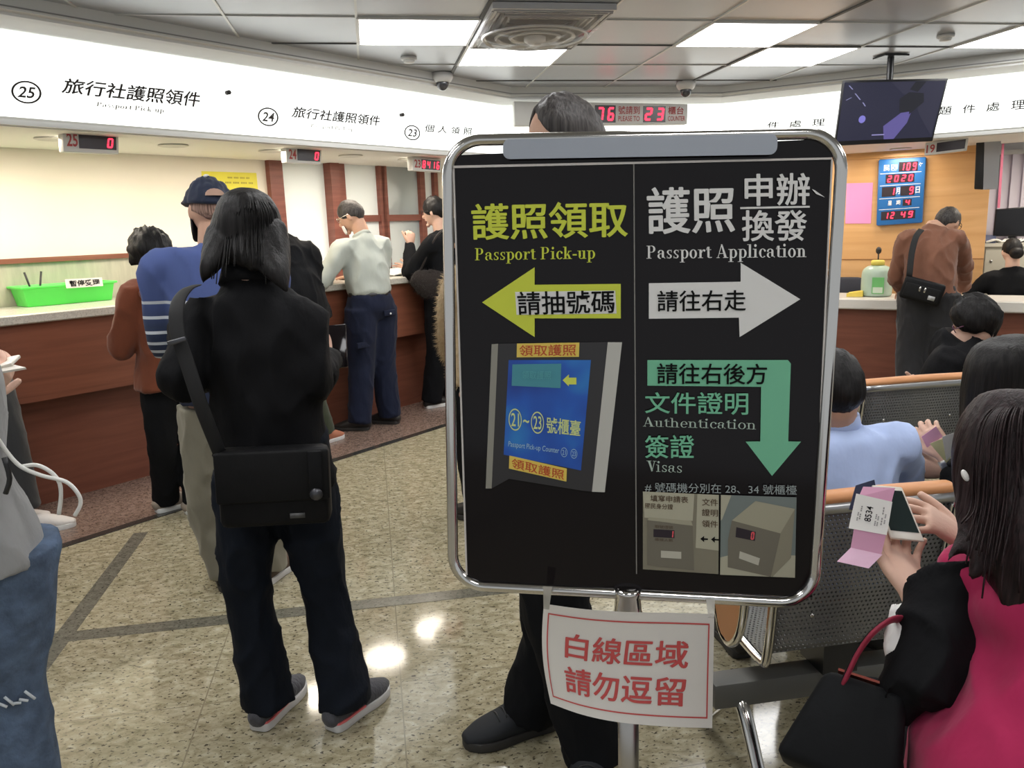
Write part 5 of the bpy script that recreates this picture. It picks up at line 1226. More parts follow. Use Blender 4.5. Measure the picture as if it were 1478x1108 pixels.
hair_cap(f, B, H_buzz, .6, .0, -.42, .012, .02)
CAPM = cloth('cap_navy', (.018, .025, .05), .8)
cp = hair_cap(f, B, CAPM, .30, .22, .12, .075, .0, 'cap', 2.0, False)
obj('cap_peak', loft([g(-.3, .36, .2), g(0, .66, .14), g(.3, .36, .2)], [(.02, .006), (.085, .006), (.02, .006)], f.hF, 14, 5), CAPM, cp)
obj('cap_opening', prism([g(.16 * math.sin(a), -.50 + .02 * math.cos(a), .20 + .12 * max(0, math.cos(a))) for a in [k_ * PI / 8 - PI / 2 for k_ in range(9)]], -f.hF * .004), mat('cap_gap_skin', (.42, .26, .19), .6), cp, False)
obj('cap_button', ellipsoid(g(0, -.02, .585), f.hR, f.hF, f.hU, .012, .012, .008, 12, 6), mat('print_white', (.74, .73, .71)), cp)
obj('face_mask', loft([g(-.33, .02, -.2), g(-.25, .3, -.25), g(0, .46, -.22), g(.25, .3, -.25), g(.33, .02, -.2)], [(.05, .004), (.06, .006), (.065, .008), (.06, .006), (.05, .004)], f.hU, 12, 5), mat('mask_black', (.015, .015, .017), .8), B)
M_brshoe = mat('shoe_brown', (.075, .045, .028), .5); M_dsole = mat('sole_dark', (.03, .028, .026), .6)
for q in 'lr': shoe(f, B, q, M_brshoe, M_dsole if q == 'l' else M_wsole, .27, .05)

# ---- C: short woman in a rust hooded jacket
f = Fig((-1.075, 4.42), -42, 1.53, head_yaw=-50, head_tilt=18)
J = f.J
J['anl'] = V((-1.20, 4.50, .08)); J['anr'] = V((-1.03, 4.43, .08)); J['fdl'] = yawv(55); J['fdr'] = yawv(60)
f.ik('l', f.L(-.10, .28, .95), V((-.3, -.3, -1))); f.ik('r', f.L(.10, .28, .95), V((.3, -.3, -1)))
C_ = person('short woman in a rust-orange hooded jacket and black trousers at the counter', f)
_, g = build_body(f, C_, M_skin2)
trousers(f, C_, BLKT, .008, (.056, .052, .044, .042, .042), .03, waist=.02)
M_rust = cloth('cloth_rust', (.17, .048, .022), .9, .4, 14, .15)
jk = top(f, C_, M_rust, 'jacket', .03, .10, (.195, .165), 1.0, .026, amp=.014, freq=8, rings=dict(wai=(.155, .135), pel=(.178, .152), spt=(.13, .09)))
obj('hood', wrinkle(remesh([loft([J['spt'] - f.F * .09 + f.R * .13 + f.U * .02, J['spt'] - f.F * .15 - f.U * .07, J['spt'] - f.F * .09 - f.R * .13 + f.U * .02], [.045, .075, .045], f.U, 16, 5)], .01, 3), .006, 12), M_rust, jk)
hair_cap(f, C_, H_blk, .45, -.45, -.80, .16, .06, 'hair', 4.0, False)
obj('hair_clip', tube([g(.05, -.2, .55), g(.16, -.3, .50), g(.24, -.25, .42)], .004, 8, 4), M_chrome, C_)
M_beige = mat('shoe_beige', (.30, .25, .20), .7)
for q in 'lr': shoe(f, C_, q, M_beige, mat('sole_bright', (.78, .78, .76), .5), .25, .045)

# ---- D: person in dark cape jacket half hidden behind A
f = Fig((-.55, 5.52), -42, 1.70, head_yaw=-46, head_tilt=14)
J = f.J; J['hd'] += V((-.13, .02, -.02)); J['nb'] += V((-.05, 0, 0)); J['anl'] = V((-.66, 5.60, .08)); J['anr'] = V((-.40, 5.70, .08)); J['fdl'] = yawv(-40); J['fdr'] = yawv(40)
f.ik('l', f.L(-.12, .25, 1.0), V((-.3, -.3, -1))); f.ik('r', f.L(.14, .25, 1.0), V((.3, -.3, -1)))
D_ = person('person in a loose black cape jacket and olive trousers, half hidden by the long-haired woman', f)
_, g = build_body(f, D_, M_skin2)
trousers(f, D_, cloth('cloth_olive', (.045, .055, .032), .9), .015, (.06, .054, .046, .042, .038), .0)
top(f, D_, cloth('cloth_charcoal', (.007, .0075, .009), .88, .3, 18, .15, 0, .15), 'jacket', .04, -.02, (.31, .22), 1.0, .045, amp=.012, rings=dict(wai=(.27, .19), che=(.22, .16), spt=(.185, .11)))
hair_cap(f, D_, H_blk, .45, -.3, -.6, .09, .05, 'hair', 7.0)
obj('hair_bun', ellipsoid(g(.0, -.42, .42), f.hR, f.hF, f.hU, .04, .04, .035), H_blk, D_)
for q in 'lr': shoe(f, D_, q, mat('shoe_orange', (.42, .16, .09), .6), M_wsole, .25, .046)

# ---- E: man in pale grey shirt and navy trousers
f = Fig((-.02, 6.10), -36, 1.74, lean=5, head_yaw=-72, head_tilt=26)
J = f.J; J['anl'] = V((-.155, 6.02, .085)); J['anr'] = V((.075, 6.16, .085)); J['fdl'] = yawv(-75); J['fdr'] = yawv(-60)
f.ik('l', atP(476, 398, N1 * 4.80, N1) + V((0, 0, .02)), V((-.6, -.6, -.8))); f.ik('r', f.L(.10, .36, 1.14), V((.8, -.5, -.6)))
E_ = person('man in a pale grey shirt and navy cargo trousers writing at the counter', f)
_, g = build_body(f, E_, M_skin, True, dict(l=dict(dr=V((-.8, .5, -.15)), pn=V((0, 0, -1)), curl=(35, 45, 30)), r=dict(dr=V((-.5, .8, -.1)), pn=V((0, 0, -1)))), eyes=True)
NAVY = cloth('cloth_navy', (.010, .014, .034), .85, .3, 18, .15, .05, .2)
tr_ = trousers(f, E_, NAVY, .022, (.060, .055, .046, .042, .040), .03, amp=.008)
top(f, E_, cloth('shirt_pale_grey', (.44, .47, .43), .85, .25, 16, .06), 'shirt', .032, -.10, (.168, .130), 1.0, .020, amp=.017, freq=7, rings=dict(wai=(.172, .135), che=(.185, .14), spt=(.170, .10)), neckr=(.07, .066))
obj('collar', lathe(J['nb'] + V((0, 0, .0)), [(.072, -.008), (.066, .03), (.060, .032), (.064, -.008)], 28, J['hd'] - J['nb']), MATS['shirt_pale_grey'], E_)
bz_ = J['pel'] + V((0, 0, .085)); obj('belt', loft([bz_, bz_ + V((0, 0, .035))], [(.172, .135), (.168, .132)], f.R, 28, 2, False), mat('belt_black', (.012, .012, .013), .4), E_)
for r_, u_ in ((.07, -.10), (-.15, -.32)): obj('pocket_flap', obox(f.L(r_, -.142 if r_ > 0 else -.09, f.hz + u_ + .06), f.R, f.F, f.U, .055, .006, .022, .004), NAVY, tr_)
for r_, u_ in ((.07, -.045),): obj('pocket_button', ellipsoid(f.L(r_, -.152, f.hz + u_), f.R, f.F, f.U, .008, .005, .008, 10, 6), mat('button_white', (.8, .8, .8), .4), tr_)
hair_cap(f, E_, H_grey, .45, -.10, -.62, .035, .05, 'hair', 9.0)
def glasses(f, g, parent, m):
    P = []
    for s in (-1, 1):
        P.append(tube([g(.15 * s + .11 * math.cos(a), .40, .05 + .08 * math.sin(a)) for a in [k_ * PI / 5 for k_ in range(11)]], .0022, 6, 2)); P.append(tube([g(.26 * s, .40, .06), g(.35 * s, .2, .06), g(.36 * s, -.05, .04)], .0022, 6, 3))
    P.append(tube([g(-.04, .40, .06), g(.04, .40, .06)], .0022, 6, 2)); return obj('glasses', join(*P), m, parent)
glasses(f, g, E_, M_chrome)
obj('face_mask', loft([g(-.2, .32, -.30), g(0, .44, -.28), g(.2, .32, -.30)], [(.03, .004), (.035, .006), (.03, .004)], f.hU, 12, 5), mat('mask_white', (.8, .8, .8), .8), E_)
M_bshoe = mat('shoe_black', (.016, .014, .013), .45)
for q in 'lr': shoe(f, E_, q, M_bshoe, M_dsole, .28, .052)

# ---- F: young person in black raising a hand
f = Fig((.585, 6.655), -58, 1.74, head_yaw=-62, head_tilt=8)
J = f.J; J['anl'] = V((.44, 6.62, .085)); J['anr'] = V((.63, 6.86, .085)); J['fdl'] = yawv(60); J['fdr'] = yawv(70)
f.ik('l', atY(592, 356, 6.75), V((-.3, -.4, -1))); f.ik('r', f.L(.1, .34, 1.14), V((.8, -.5, -.6)))
F_ = person('young person all in black with a raised hand, beside the left edge of the sign', f)
_, g = build_body(f, F_, M_skin2, True, dict(l=dict(dr=V((.1, 0, 1)), pn=V((-.3, .8, 0)), curl=(60, 70, 40))))
trousers(f, F_, BLKT, .02, (.06, .055, .046, .042, .04), .03)
top(f, F_, cloth('sweater_black', (.007, .0075, .009), .88, .3, 18, .15, 0, .15), 'sweater', .03, .08, None, 1.0, .02, amp=.009)
hair_cap(f, F_, H_blk, .40, -.18, -.58, .07, .06, 'hair', 11.0)
glasses(f, g, F_, M_blk)
for q in 'lr': shoe(f, F_, q, M_bshoe, mat('sole_bright', (.78, .78, .76), .5), .27, .05)
def fuzz(name, vf, m, parent, n, ln, r=.0012, seed=3):
    """short hair tufts standing on a mesh"""
    rnd = random.Random(seed); v, fc, nn = vf; vs, fs = [], []
    for _ in range(n):
        i = rnd.randrange(len(v)); p = V(v[i]) + V((rnd.uniform(-.004, .004), rnd.uniform(-.004, .004), rnd.uniform(-.004, .004))); d = (V(nn[i]) + V((rnd.uniform(-.7, .7), rnd.uniform(-.7, .7), rnd.uniform(-1.0, .3)))).normalized(); x = d.orthogonal().normalized(); y = d.cross(x); b_ = len(vs); q = p + d * ln * rnd.uniform(.6, 1.2)
        for k_ in range(3): a = k_ * 2.094; vs.append(tuple(p + (x * math.cos(a) + y * math.sin(a)) * r))
        vs.append(tuple(q)); fs += [(b_, b_ + 1, b_ + 3), (b_ + 1, b_ + 2, b_ + 3), (b_ + 2, b_, b_ + 3)]
    o = obj(name, (vs, fs), m, parent, False); o['kind'] = 'stuff'; return o
p = atY(621, 410, 6.52); vf = remesh([loft([p + V((-.10, 0, .05)), p, p + V((.10, 0, .03))], [(.08, .06), (.125, .07), (.10, .06)], (0, 0, 1), 20, 4)], .012, 3)
bg = thing('shoulder_bag', 'dark furry shoulder bag on the back of the person in black by the sign', 'bag', p)
M_fur = cloth('fur_dark', (.028, .022, .020), .9); obj('bag_body', vf[:2], M_fur, bg); fuzz('fur', vf, M_fur, bg, 1500, .03)
obj('strap', tube([p + V((-.08, .0, .1)), J['sh' + 'l'] + V((.03, -.06, .05)), J['nb'] + V((.05, .02, .0)), p + V((.1, .03, .1))], .009, 8, 6), M_fur, bg)

# ---- G: tall man behind the sign, facing left
f = Fig((.455, 2.06), -92, 1.80, head_yaw=-100, head_tilt=14, lean=4)
J = f.J; J['hd'] = atY(816, 212, 2.06); J['anr'] = atZ(768, 1012, .09); J['fdr'] = yawv(-102); J['anl'] = atZ(852, 1072, .09); J['fdl'] = yawv(-160)
J['knr'] = atY(800, 905, 2.12)
f.ik('l', f.L(-.12, .10, 1.08), V((.8, -.2, -1))); f.ik('r', f.L(.12, .10, 1.08), V((.8, .2, -1)))
G_ = person('tall man in dark trousers standing behind the sign, only head top and legs showing', f)
_, g = build_body(f, G_, M_skin)
trousers(f, G_, cloth('cloth_ink', (.007, .0075, .009), .88, .3, 18, .15, 0, .15), .014, (.058, .054, .046, .042, .040), .05, amp=.009)
top(f, G_, BLKC, 'jacket', .03, .08, None, 1.0, .02)
hair_cap(f, G_, H_grey, .84, .0, -.5, .05, .08, 'hair', 13.0)
for q in 'lr':
    s_ = shoe(f, G_, q, mat('shoe_black_suede', (.011, .013, .017), .75), M_dsole, .30, .056, .10)
    a = J['an' + q]; d = J['fd' + q]; obj('lace', join(*[tube([V((a.x, a.y, .0)) + d * (.05 + .022 * i) + V((-d.y, d.x, 0)) * -.03 + V((0, 0, .098 - .009 * i)), V((a.x, a.y, .0)) + d * (.05 + .022 * i) + V((0, 0, .112 - .010 * i)), V((a.x, a.y, .0)) + d * (.05 + .022 * i) + V((-d.y, d.x, 0)) * .03 + V((0, 0, .098 - .009 * i))], .003, 6, 3) for i in range(4)]), M_blk, s_)

# ---- H: person in a fluffy beige coat behind the sign
b0 = atZ(702, 742, 0); f = Fig((b0.x, b0.y), -42, 1.56, head_tilt=15)
J = f.J; J['ell'] = atY(656, 512, 4.15); J['wrl'] = J['ell'] + V((.24, .06, -.04))
f.ik('r', f.L(.28, .05, .85), V((1, -.3, -.6)))
H_ = person('person in a fluffy beige coat, all but one elbow hidden behind the sign', f)
build_body(f, H_, M_skin2); trousers(f, H_, BLKT)
M_ffur = cloth('fur_beige', (.48, .37, .23), .95); J['spt'] -= V((0, 0, .0))
tp = remesh([loft([J['pel'] - V((0, 0, .1)), J['pel'], J['wai'], J['che'], J['spt'], J['nb']], [(.19, .14), (.18, .14), (.17, .13), (.17, .13), (.16, .10), (.08, .07)], f.R, 24, 4, False)] + [loft([J['spt'], J['sh' + q], J['el' + q], J['wr' + q]], [.07, .07, .066, .05], f.F, 16, 5) for q in 'lr'], .014, 3)
ct = obj('coat', wrinkle(tp, .012, 14), M_ffur, H_); fuzz('fur', tp, M_ffur, ct, 9000, .03, .0014)
hair_cap(f, H_, H_blk, .45, -.3, -.6, .08, .05, 'hair', 15.0)
for q in 'lr': shoe(f, H_, q, M_bshoe, M_dsole, .25)

# ---- I: man in brown shirt with crossbody bag at the right counter
b0 = atP(1340, 430, N2 * (K2 + .24), N2); f = Fig((b0.x + .0, b0.y), 30, 1.64, lean=10, head_yaw=66, head_tilt=30, slump=.05)
f.hh *= 1.12; J = f.J; J['hd'] = atP(1367, 322, N2 * (K2 + .40), N2)
f.ik('l', atP(1303, 428, N2 * (K2 + .52), N2) + V((0, 0, .05)), V((-1, -.3, -.2))); f.ik('r', atP(1392, 424, N2 * (K2 + .72), N2) + V((0, 0, .03)), V((1, -.5, -.3)))
I_ = person('older man in a brown shirt with a black crossbody bag bending over the right counter', f)
_, g = build_body(f, I_, M_skin, True, dict(l=dict(dr=V((.3, .7, -.3)), pn=V((0, 0, -1))), r=dict(dr=V((.2, .8, -.3)), pn=V((0, 0, -1)))), eyes=True)
trousers(f, I_, cloth('cloth_dark_grey', (.022, .022, .025), .85), .03, (.066, .06, .05, .046, .042), .03, amp=.008)
top(f, I_, cloth('shirt_brown', (.20, .088, .055), .85, .25, 16, .1), 'shirt', .04, .03, (.185, .145), 1.0, .022, amp=.015, rings=dict(wai=(.18, .145), che=(.19, .145), spt=(.165, .10)), neckr=(.068, .066), collar=.05)
hair_cap(f, I_, H_grey, .42, -.08, -.58, .04, .05, 'hair', 17.0); glasses(f, g, I_, M_blk)
for q in 'lr': shoe(f, I_, q, M_bshoe, M_dsole, .27)
nB = (CAM - J['pel']); nB.z = 0; nB.normalize(); p = atP(1331, 420, J['wai'] + nB * .21, nB); bx = V((-nB.y, nB.x, 0)); bx = (bx if bx.dot(RT) > 0 else -bx); bx = (bx - V((0, 0, .28))).normalized(); bz = bx.cross(nB); bz = bz if bz.z > 0 else -bz
bg = thing('crossbody_bag', 'black crossbody bag on the back of the man in the brown shirt', 'bag', p)
obj('bag_body', obox(p, bx, nB, bz, .145, .04, .085, .02), M_bag, bg); obj('front_pocket', obox(p + nB * .04 - bz * .012, bx, nB, bz, .125, .012, .055, .01), M_bag2, bg)
for x in (-.02, .015): obj('metal_clasp', obox(p + nB * .054 + bx * x + bz * .015, bx, nB, bz, .006, .003, .018, .002), M_chrome, bg)
obj('label_patch', obox(p + nB * .054 + bx * .075 - bz * .03, bx, nB, bz, .024, .002, .016), mat('patch_silver', (.35, .35, .35), .4), bg)
obj('strap', loft([p - bx * .12 + bz * .07, atP(1313, 392, p + nB * .02, nB), atP(1316, 365, p + nB * .0, nB), atP(1322, 342, p - nB * .04, nB), atP(1330, 331, p - nB * .12, nB)], [(.022, .003)] * 5, bx, 10, 5, False), mat('strap_webbing', (.022, .022, .024), .7), bg)

# ---- J: clerk seated behind the desk
b0 = Rz(1460, 400, 1.28, 0); f = Fig((b0.x, b0.y), 22, 1.60, sit=.45, head_tilt=8, sp=.92)
J_ = f.J; f.ik('l', f.L(-.2, .3, .78), V((-1, -.3, -.6))); f.ik('r', f.L(.2, .3, .78), V((1, -.3, -.6)))
P_ = person('clerk in a black top with hair tied back, seated behind the right desk', f)
build_body(f, P_, M_skin2); trousers(f, P_, BLKT); top(f, P_, cloth('top_black', (.007, .0075, .009), .88, .3, 18, .15, 0, .15), 'top', .03, .04, None, 1.0, .02, neckr=(.10, .08))
hair_cap(f, P_, H_blk, .5, .0, -.45, .05, .04, 'hair', 19.0); obj('hair_bun', ellipsoid(f.J['hd'] + f.hF * -.10 - f.hU * .02, f.hR, f.hF, f.hU, .055, .05, .05), H_blk, P_)
for q in 'lr': shoe(f, P_, q, M_bshoe, M_dsole, .24)
o = thing('stool', 'low office stool under the clerk in the black top', 'stool', b0); obj('seat', lathe(b0, [(.19, .40), (.2, .42), (.19, .445)], 28), MATS['chair_fabric'], o); obj('pedestal', lathe(b0, [(.2, 0), (.2, .02), (.03, .05), (.03, .4)], 20), M_blk, o)

# ---- K: woman with black bob and glasses on the far bench
f = Fig((2.70, 3.20), -30, 1.60, sit=.41, lean=12, head_yaw=-48, head_tilt=26, sp=.80, slump=.06)
J = f.J; J['hd'] = atY(1408, 466, 3.22); f.ik('l', f.L(-.06, .24, .62), V((-.4, -.3, -1))); f.ik('r', f.L(.08, .24, .62), V((.4, -.3, -1)))
K_ = person('seated woman with a black bob and glasses in a black jacket, on the farther bench', f)
_, g = build_body(f, K_, M_skin2, eyes=True); trousers(f, K_, BLKT); jk = top(f, K_, BLKC, 'jacket', .04, collar=.03, hem=.04, sinfl=.03, amp=.012, rings=dict(spt=(.18, .125), che=(.19, .15)))
hair_cap(f, K_, H_blk, .45, -.35, -.94, .13, .05, 'hair', 21.0); glasses(f, g, K_, mat('frame_purple', (.10, .02, .06), .3))
obj('shoulder_strap', loft([(J['spt'] + J['shl']) / 2 - f.F * .15 - f.U * .12 + f.R * .05, (J['spt'] + J['shl']) / 2 - f.F * .135 + f.R * .02, (J['spt'] + J['shl']) / 2 - f.F * .07 + f.U * .065], [(.024, .006)] * 3, f.R, 10, 5), mat('strap_grey', (.06, .06, .065), .7), jk)
for q in 'lr': shoe(f, K_, q, M_bshoe, M_dsole, .24)

# ---- M: man in light blue shirt on the near bench
b0 = atY(1204, 640, 2.02); f = Fig((b0.x, 2.02), 5, 1.68, sit=.41, head_yaw=14, head_tilt=10, sp=.80, slump=.03)
J = f.J; J['hd'] = atY(1203, 566, 2.02); f.ik('l', f.L(-.15, .36, .62), V((-1, -.3, -.3))); f.ik('r', f.L(.15, .36, .62), V((1, -.3, -.3)))
M_ = person('seated man with short dark hair in a light blue shirt, right of the sign edge', f)
_, g = build_body(f, M_, M_skin); trousers(f, M_, NAVY)
SB = cloth('shirt_light_blue', (.46, .57, .86), .85, .2, 18, .05)
top(f, M_, SB, 'shirt', .028, .04, None, 1.0, .02, amp=.012, rings=dict(spt=(.17, .11), che=(.18, .13)), neckr=(.066, .064))
obj('collar', lathe(J['nb'], [(.072, -.012), (.066, .035), (.060, .035), (.062, -.01)], 28, J['hd'] - J['nb']), SB, M_)
hair_cap(f, M_, H_blk, .42, -.1, -.5, .06, .06, 'hair', 23.0)
for q in 'lr': shoe(f, M_, q, M_bshoe, M_dsole, .26)

# ---- L: woman with long black hair at the right edge, slip in hand
b0 = atY(1462, 640, 2.0); f = Fig((b0.x + .03, 2.0), -20, 1.60, sit=.41, lean=4, head_yaw=-35, head_tilt=24, sp=.80)
J = f.J; J['hd'] = atY(1458, 548, 2.02)
wl = atY(1367, 664, 2.12); f.ik('l', wl, V((.2, -.3, -1))); f.ik('r', f.L(.15, .3, .62), V((1, -.3, -.3)))
L_p = person('seated woman with long straight black hair at the right edge, holding a pink slip', f)
hd_dir = (atY(1345, 630, 2.16) - wl).normalized()
_, g = build_body(f, L_p, M_skin2, True, dict(l=dict(dr=hd_dir, pn=V((.5, .8, .1)), curl=(30, 45, 30), side=1)))
trousers(f, L_p, BLKT); top(f, L_p, BLKC, 'jacket', .03, .04, None, 1.0, .02, amp=.008, send=.78)
pr = [pxring(a, b_, 2.0, c_) for a, b_, c_ in ((1462, 484, 14), (1462, 494, 40), (1460, 515, 60), (1459, 545, 68), (1459, 585, 72), (1460, 625, 74), (1462, 665, 70), (1464, 690, 60))]
hv_ = remesh([loft([p for p, _ in pr], [(r_, min(.10, r_)) for _, r_ in pr], (1, 0, 0), 40, 4, False)], .008, 3); obj('hair', groove(hv_[:2], J['hd'], .007, 9, 5), H_blk, L_p)
wt = obj('wristwatch', loft([wl - hd_dir * .022, wl + hd_dir * .006], [(.030, .026), (.029, .025)], V((1, 0, 0)), 20, 3, False), M_al, L_p); obj('watch_face', lathe(wl - hd_dir * .008 - V((.3, .8, -.2)).normalized() * .026, [(.015, 0), (.014, .005)], 16, -V((.3, .8, -.2))), M_blk, wt)
for q in 'lr': shoe(f, L_p, q, M_bshoe, M_dsole, .24)
M_slip = mat('slip_pink', (.82, .42, .60), .6); M_tick = mat('ticket_white', (.82, .80, .76), .6)
def sheet2(name, pts, m, parent, t=.0008): 
    return obj(name, slab(pts, t), m, parent, False)
q0 = [atY(x, y, 2.09) for x, y in ((1330, 630), (1351, 615), (1361, 630), (1338, 646))]; sl = thing('paper_slip', 'folded pink and white slip in the hand with the watch', 'paper slip', q0[2])
sheet2('pink_part', q0, M_slip, sl); q1 = [atY(x, y, 2.08) for x, y in ((1360, 630), (1384, 622), (1384, 645), (1366, 665))]; sheet2('white_part', q1, M_tick, sl); q1 = [atY(x, y, 2.085) for x, y in ((1342, 640), (1362, 632), (1376, 655), (1366, 668))]; sheet2('yellow_part', q1, mat('slip_yellow', (.75, .72, .42), .6), sl)

# ---- N: woman in magenta vest in the foreground
f = Fig((1.02, 1.13), -32, 1.60, sit=.44, lean=6, head_yaw=-44, head_tilt=26, sp=.88)
J = f.J; nY = 1.14
J['hd'] = atD(1468, 657, 1.33); J['nb'] = atD(1500, 775, 1.31); J['spt'] = atD(1515, 835, 1.30); J['che'] = atD(1535, 930, 1.29); J['wai'] = atD(1520, 1060, 1.30); J['pel'] = atD(1490, 1190, 1.31)
J['shl'] = atD(1372, 856, 1.345); J['shr'] = atD(1650, 830, 1.36)
J['ell'] = atD(1322, 1000, 1.295); J['wrl'] = atD(1322, 872, 1.38); J['elr'] = atD(1520, 960, 1.50); J['wrr'] = atD(1405, 790, 1.50)
for q, d in (('l', -1), ('r', 1)):
    J['hip' + q] = J['pel'] + f.R * (.085 * d); J['kn' + q] = J['pel'] + V((.10 * d + .06, .40, -.05)); J['an' + q] = V((J['kn' + q].x, J['kn' + q].y, .08)) + f.F * -.02
N_ = person('woman in a magenta vest over black sleeves seated in the right foreground, holding a phone', f)
_d = (atD(1296, 790, 1.475) - J['wrl']).normalized(); _p = -FW * .8 + UPV * .35 + RT * .25; _p = (_p - _d * _p.dot(_d)).normalized()
NSIDE = 1 if _d.cross(_p).dot(RT) < 0 else -1
_, g = build_body(f, N_, M_skin2, True, dict(
    l=dict(dr=atD(1296, 790, 1.475) - J['wrl'], pn=-FW * .8 + UPV * .35 + RT * .25, side=NSIDE, curls=((12, 18, 12), (14, 20, 14), (18, 22, 14), (22, 26, 16)), thumb=30, tcurl=14),
    r=dict(dr=atD(1340, 745, 1.50) - J['wrr'], pn=V((-.2, .45, -.9)), curls=((18, 22, 15), (22, 28, 18), (28, 30, 20), (34, 34, 22)), thumb=40, spread=9)))
trousers(f, N_, BLKT)
slv = []
for q in 'lr':
    sh, el, wr = J['sh' + q], J['el' + q], J['wr' + q]
    slv.append(loft([sh + (J['spt'] - sh) * .3, sh, sh * .5 + el * .5, el, el * .8 + wr * .2, el * .58 + wr * .42], [.056, .060, .060, .058, .052, .048], f.F, 20, 6))
slv.append(loft([J['pel'], J['wai'], J['che'], J['spt'], J['nb']], [(.13, .10), (.12, .09), (.12, .085), (.115, .07), (.05, .05)], f.R, 20, 4))
obj('black_top', wrinkle(remesh(slv, .009, 3), .013, 9, 3), BLKC, N_)
obj('white_cuff', wrinkle(remesh([loft([J['wrl'] + (J['ell'] - J['wrl']) * .68, J['wrl'] + (J['ell'] - J['wrl']) * .3, J['wrl'] + (J['ell'] - J['wrl']) * .08], [.048, .047, .040], f.F, 20, 3, False)], .005, 2), .003, 30), mat('cuff_white', (.78, .76, .74), .7), N_)
MAG = cloth('cloth_magenta', (.40, .018, .085), .85, .3, 14, .1)
vp = [loft([J['pel'] - f.U * .04, J['pel'], J['wai'], J['che'], J['spt'] - V((0, 0, .005)), J['nb'] - V((0, 0, .012))], [(.27, .20), (.26, .19), (.255, .185), (.168, .125), (.160, .112), (.075, .072)], f.R, 32, 5, False)]
vp += [loft([J['nb'], J['spt'] + (J['sh' + q] - J['spt']) * .55 + V((0, 0, .03)), J['sh' + q] * .90 + J['spt'] * .10 + V((0, 0, .035)) - FW * .03], [(.05, .07), (.045, .08), (.026, .07)], f.U, 16, 4) for q in 'lr']
vest = obj('vest', wrinkle(remesh(vp, .010, 3), .013, 8, 5), MAG, N_)
pr = [(atD(a + 17, b_, d_), c_ * d_ / FPX) for a, b_, c_, d_ in ((1470, 567, 20, 1.33), (1468, 580, 58, 1.33), (1464, 610, 82, 1.32), (1462, 655, 92, 1.31), (1466, 710, 92, 1.29), (1472, 770, 84, 1.26), (1478, 830, 66, 1.235), (1484, 880, 44, 1.225), (1488, 925, 18, 1.225))]
hp_ = [loft([p for p, _ in pr], [(r_, min(.105, r_)) for _, r_ in pr], f.hR, 44, 4, False)]
for L_ in (((1400, 680, 28, 1.33), (1388, 730, 24, 1.31), (1378, 775, 13, 1.28), (1352, 806, 4, 1.26)), ((1420, 740, 34, 1.28), (1408, 790, 24, 1.25), (1388, 830, 8, 1.235)), ((1450, 790, 34, 1.25), (1446, 850, 22, 1.22), (1440, 895, 6, 1.215))):
    hp_.append(loft([atD(a + 17, b_, d_) for a, b_, _, d_ in L_], [(c_ * d_ / FPX, min(.04, c_ * d_ / FPX)) for _, _, c_, d_ in L_], f.hR, 16, 5))
hv_ = remesh(hp_, .007, 3); obj('hair', groove(hv_[:2], J['hd'], .0035, 10, 8), H_brn, N_)
st = []
for i in range(60):
    u = random.uniform(-1, 1); x0 = 1481 + 88 * u; dd = 1.31 - .095 * math.sqrt(max(0, 1 - u * u)); e = random.uniform(-8, 8); yb = random.uniform(790, 870) if u > -.6 else random.uniform(750, 820)
    st.append(tube([atD(1487 + 20 * u, 570, 1.31), atD(1483 + 72 * u, 600, dd + .01), atD(x0, 660, dd - .004), atD(x0 + e, 730, dd - .012), atD(x0 + e * 2 - 10 * (1 if u < 0 else -1), yb, dd - .03)], .0014, 5, 5))
obj('hair_strands', join(*st), H_brn, N_)
obj('earring', ellipsoid(atD(1393, 686, 1.26), f.hR, f.hF, f.hU, .006, .005, .010, 12, 8), mat('earring_white', (.8, .78, .75), .3), N_)
for q in 'lr': shoe(f, N_, q, M_bshoe, M_dsole, .24)
sx_ = J['pel']; o = thing('bench_seat', 'low padded bench seat under the woman in the magenta vest', 'bench', V((sx_.x, sx_.y, 0)))
obj('seat', box(sx_.x - .24, sx_.x + .24, sx_.y - .22, sx_.y + .26, max(.15, sx_.z - .20), max(.2, sx_.z - .145), .015), M_blk, o); obj('leg', box(sx_.x - .03, sx_.x + .03, sx_.y - .03, sx_.y + .03, 0, sx_.z - .19), M_grey, o)
# phone, ticket and pink slip in her hands
PH = [atD(1262, 702, 1.47), atD(1304, 702, 1.45), atD(1334, 782, 1.40), atD(1287, 778, 1.42)]
PH = [atD(1258, 699, 1.50), atD(1302, 702, 1.485), atD(1335, 781, 1.425), atD(1286, 776, 1.445)]
ph = thing('smartphone', 'white smartphone with dark screen in the hands of the woman in the magenta vest', 'phone', (PH[2] + PH[3]) / 2)
obj('case', slab(PH, .009, .003), mat('phone_white', (.75, .70, .62), .3), ph, True, sharp=40); S = quadmap(PH, .001); rect('screen', (.07, .09, .93, .86), S, mat('phone_glass', (.018, .028, .028), .1), ph)
vs_ = [PH[3] + (PH[3] - PH[0]).normalized() * .0]; TK = [atD(1236, 712, 1.45), atD(1288, 724, 1.445), atD(1280, 772, 1.425), atD(1225, 762, 1.43)]
tk = thing('queue_ticket', 'white queue ticket numbered 8534 with folded pink slip, held beside the white phone', 'ticket', (TK[2] + TK[3]) / 2)
sheet2('ticket_sheet', TK, M_tick, tk)
S = quadmap(TK, .0012); Srot = lambda u, v: S(v, 1 - u)
text('ticket_number', '8534', Srot, (.28, .34, .72, .52), K1, tk, .012)
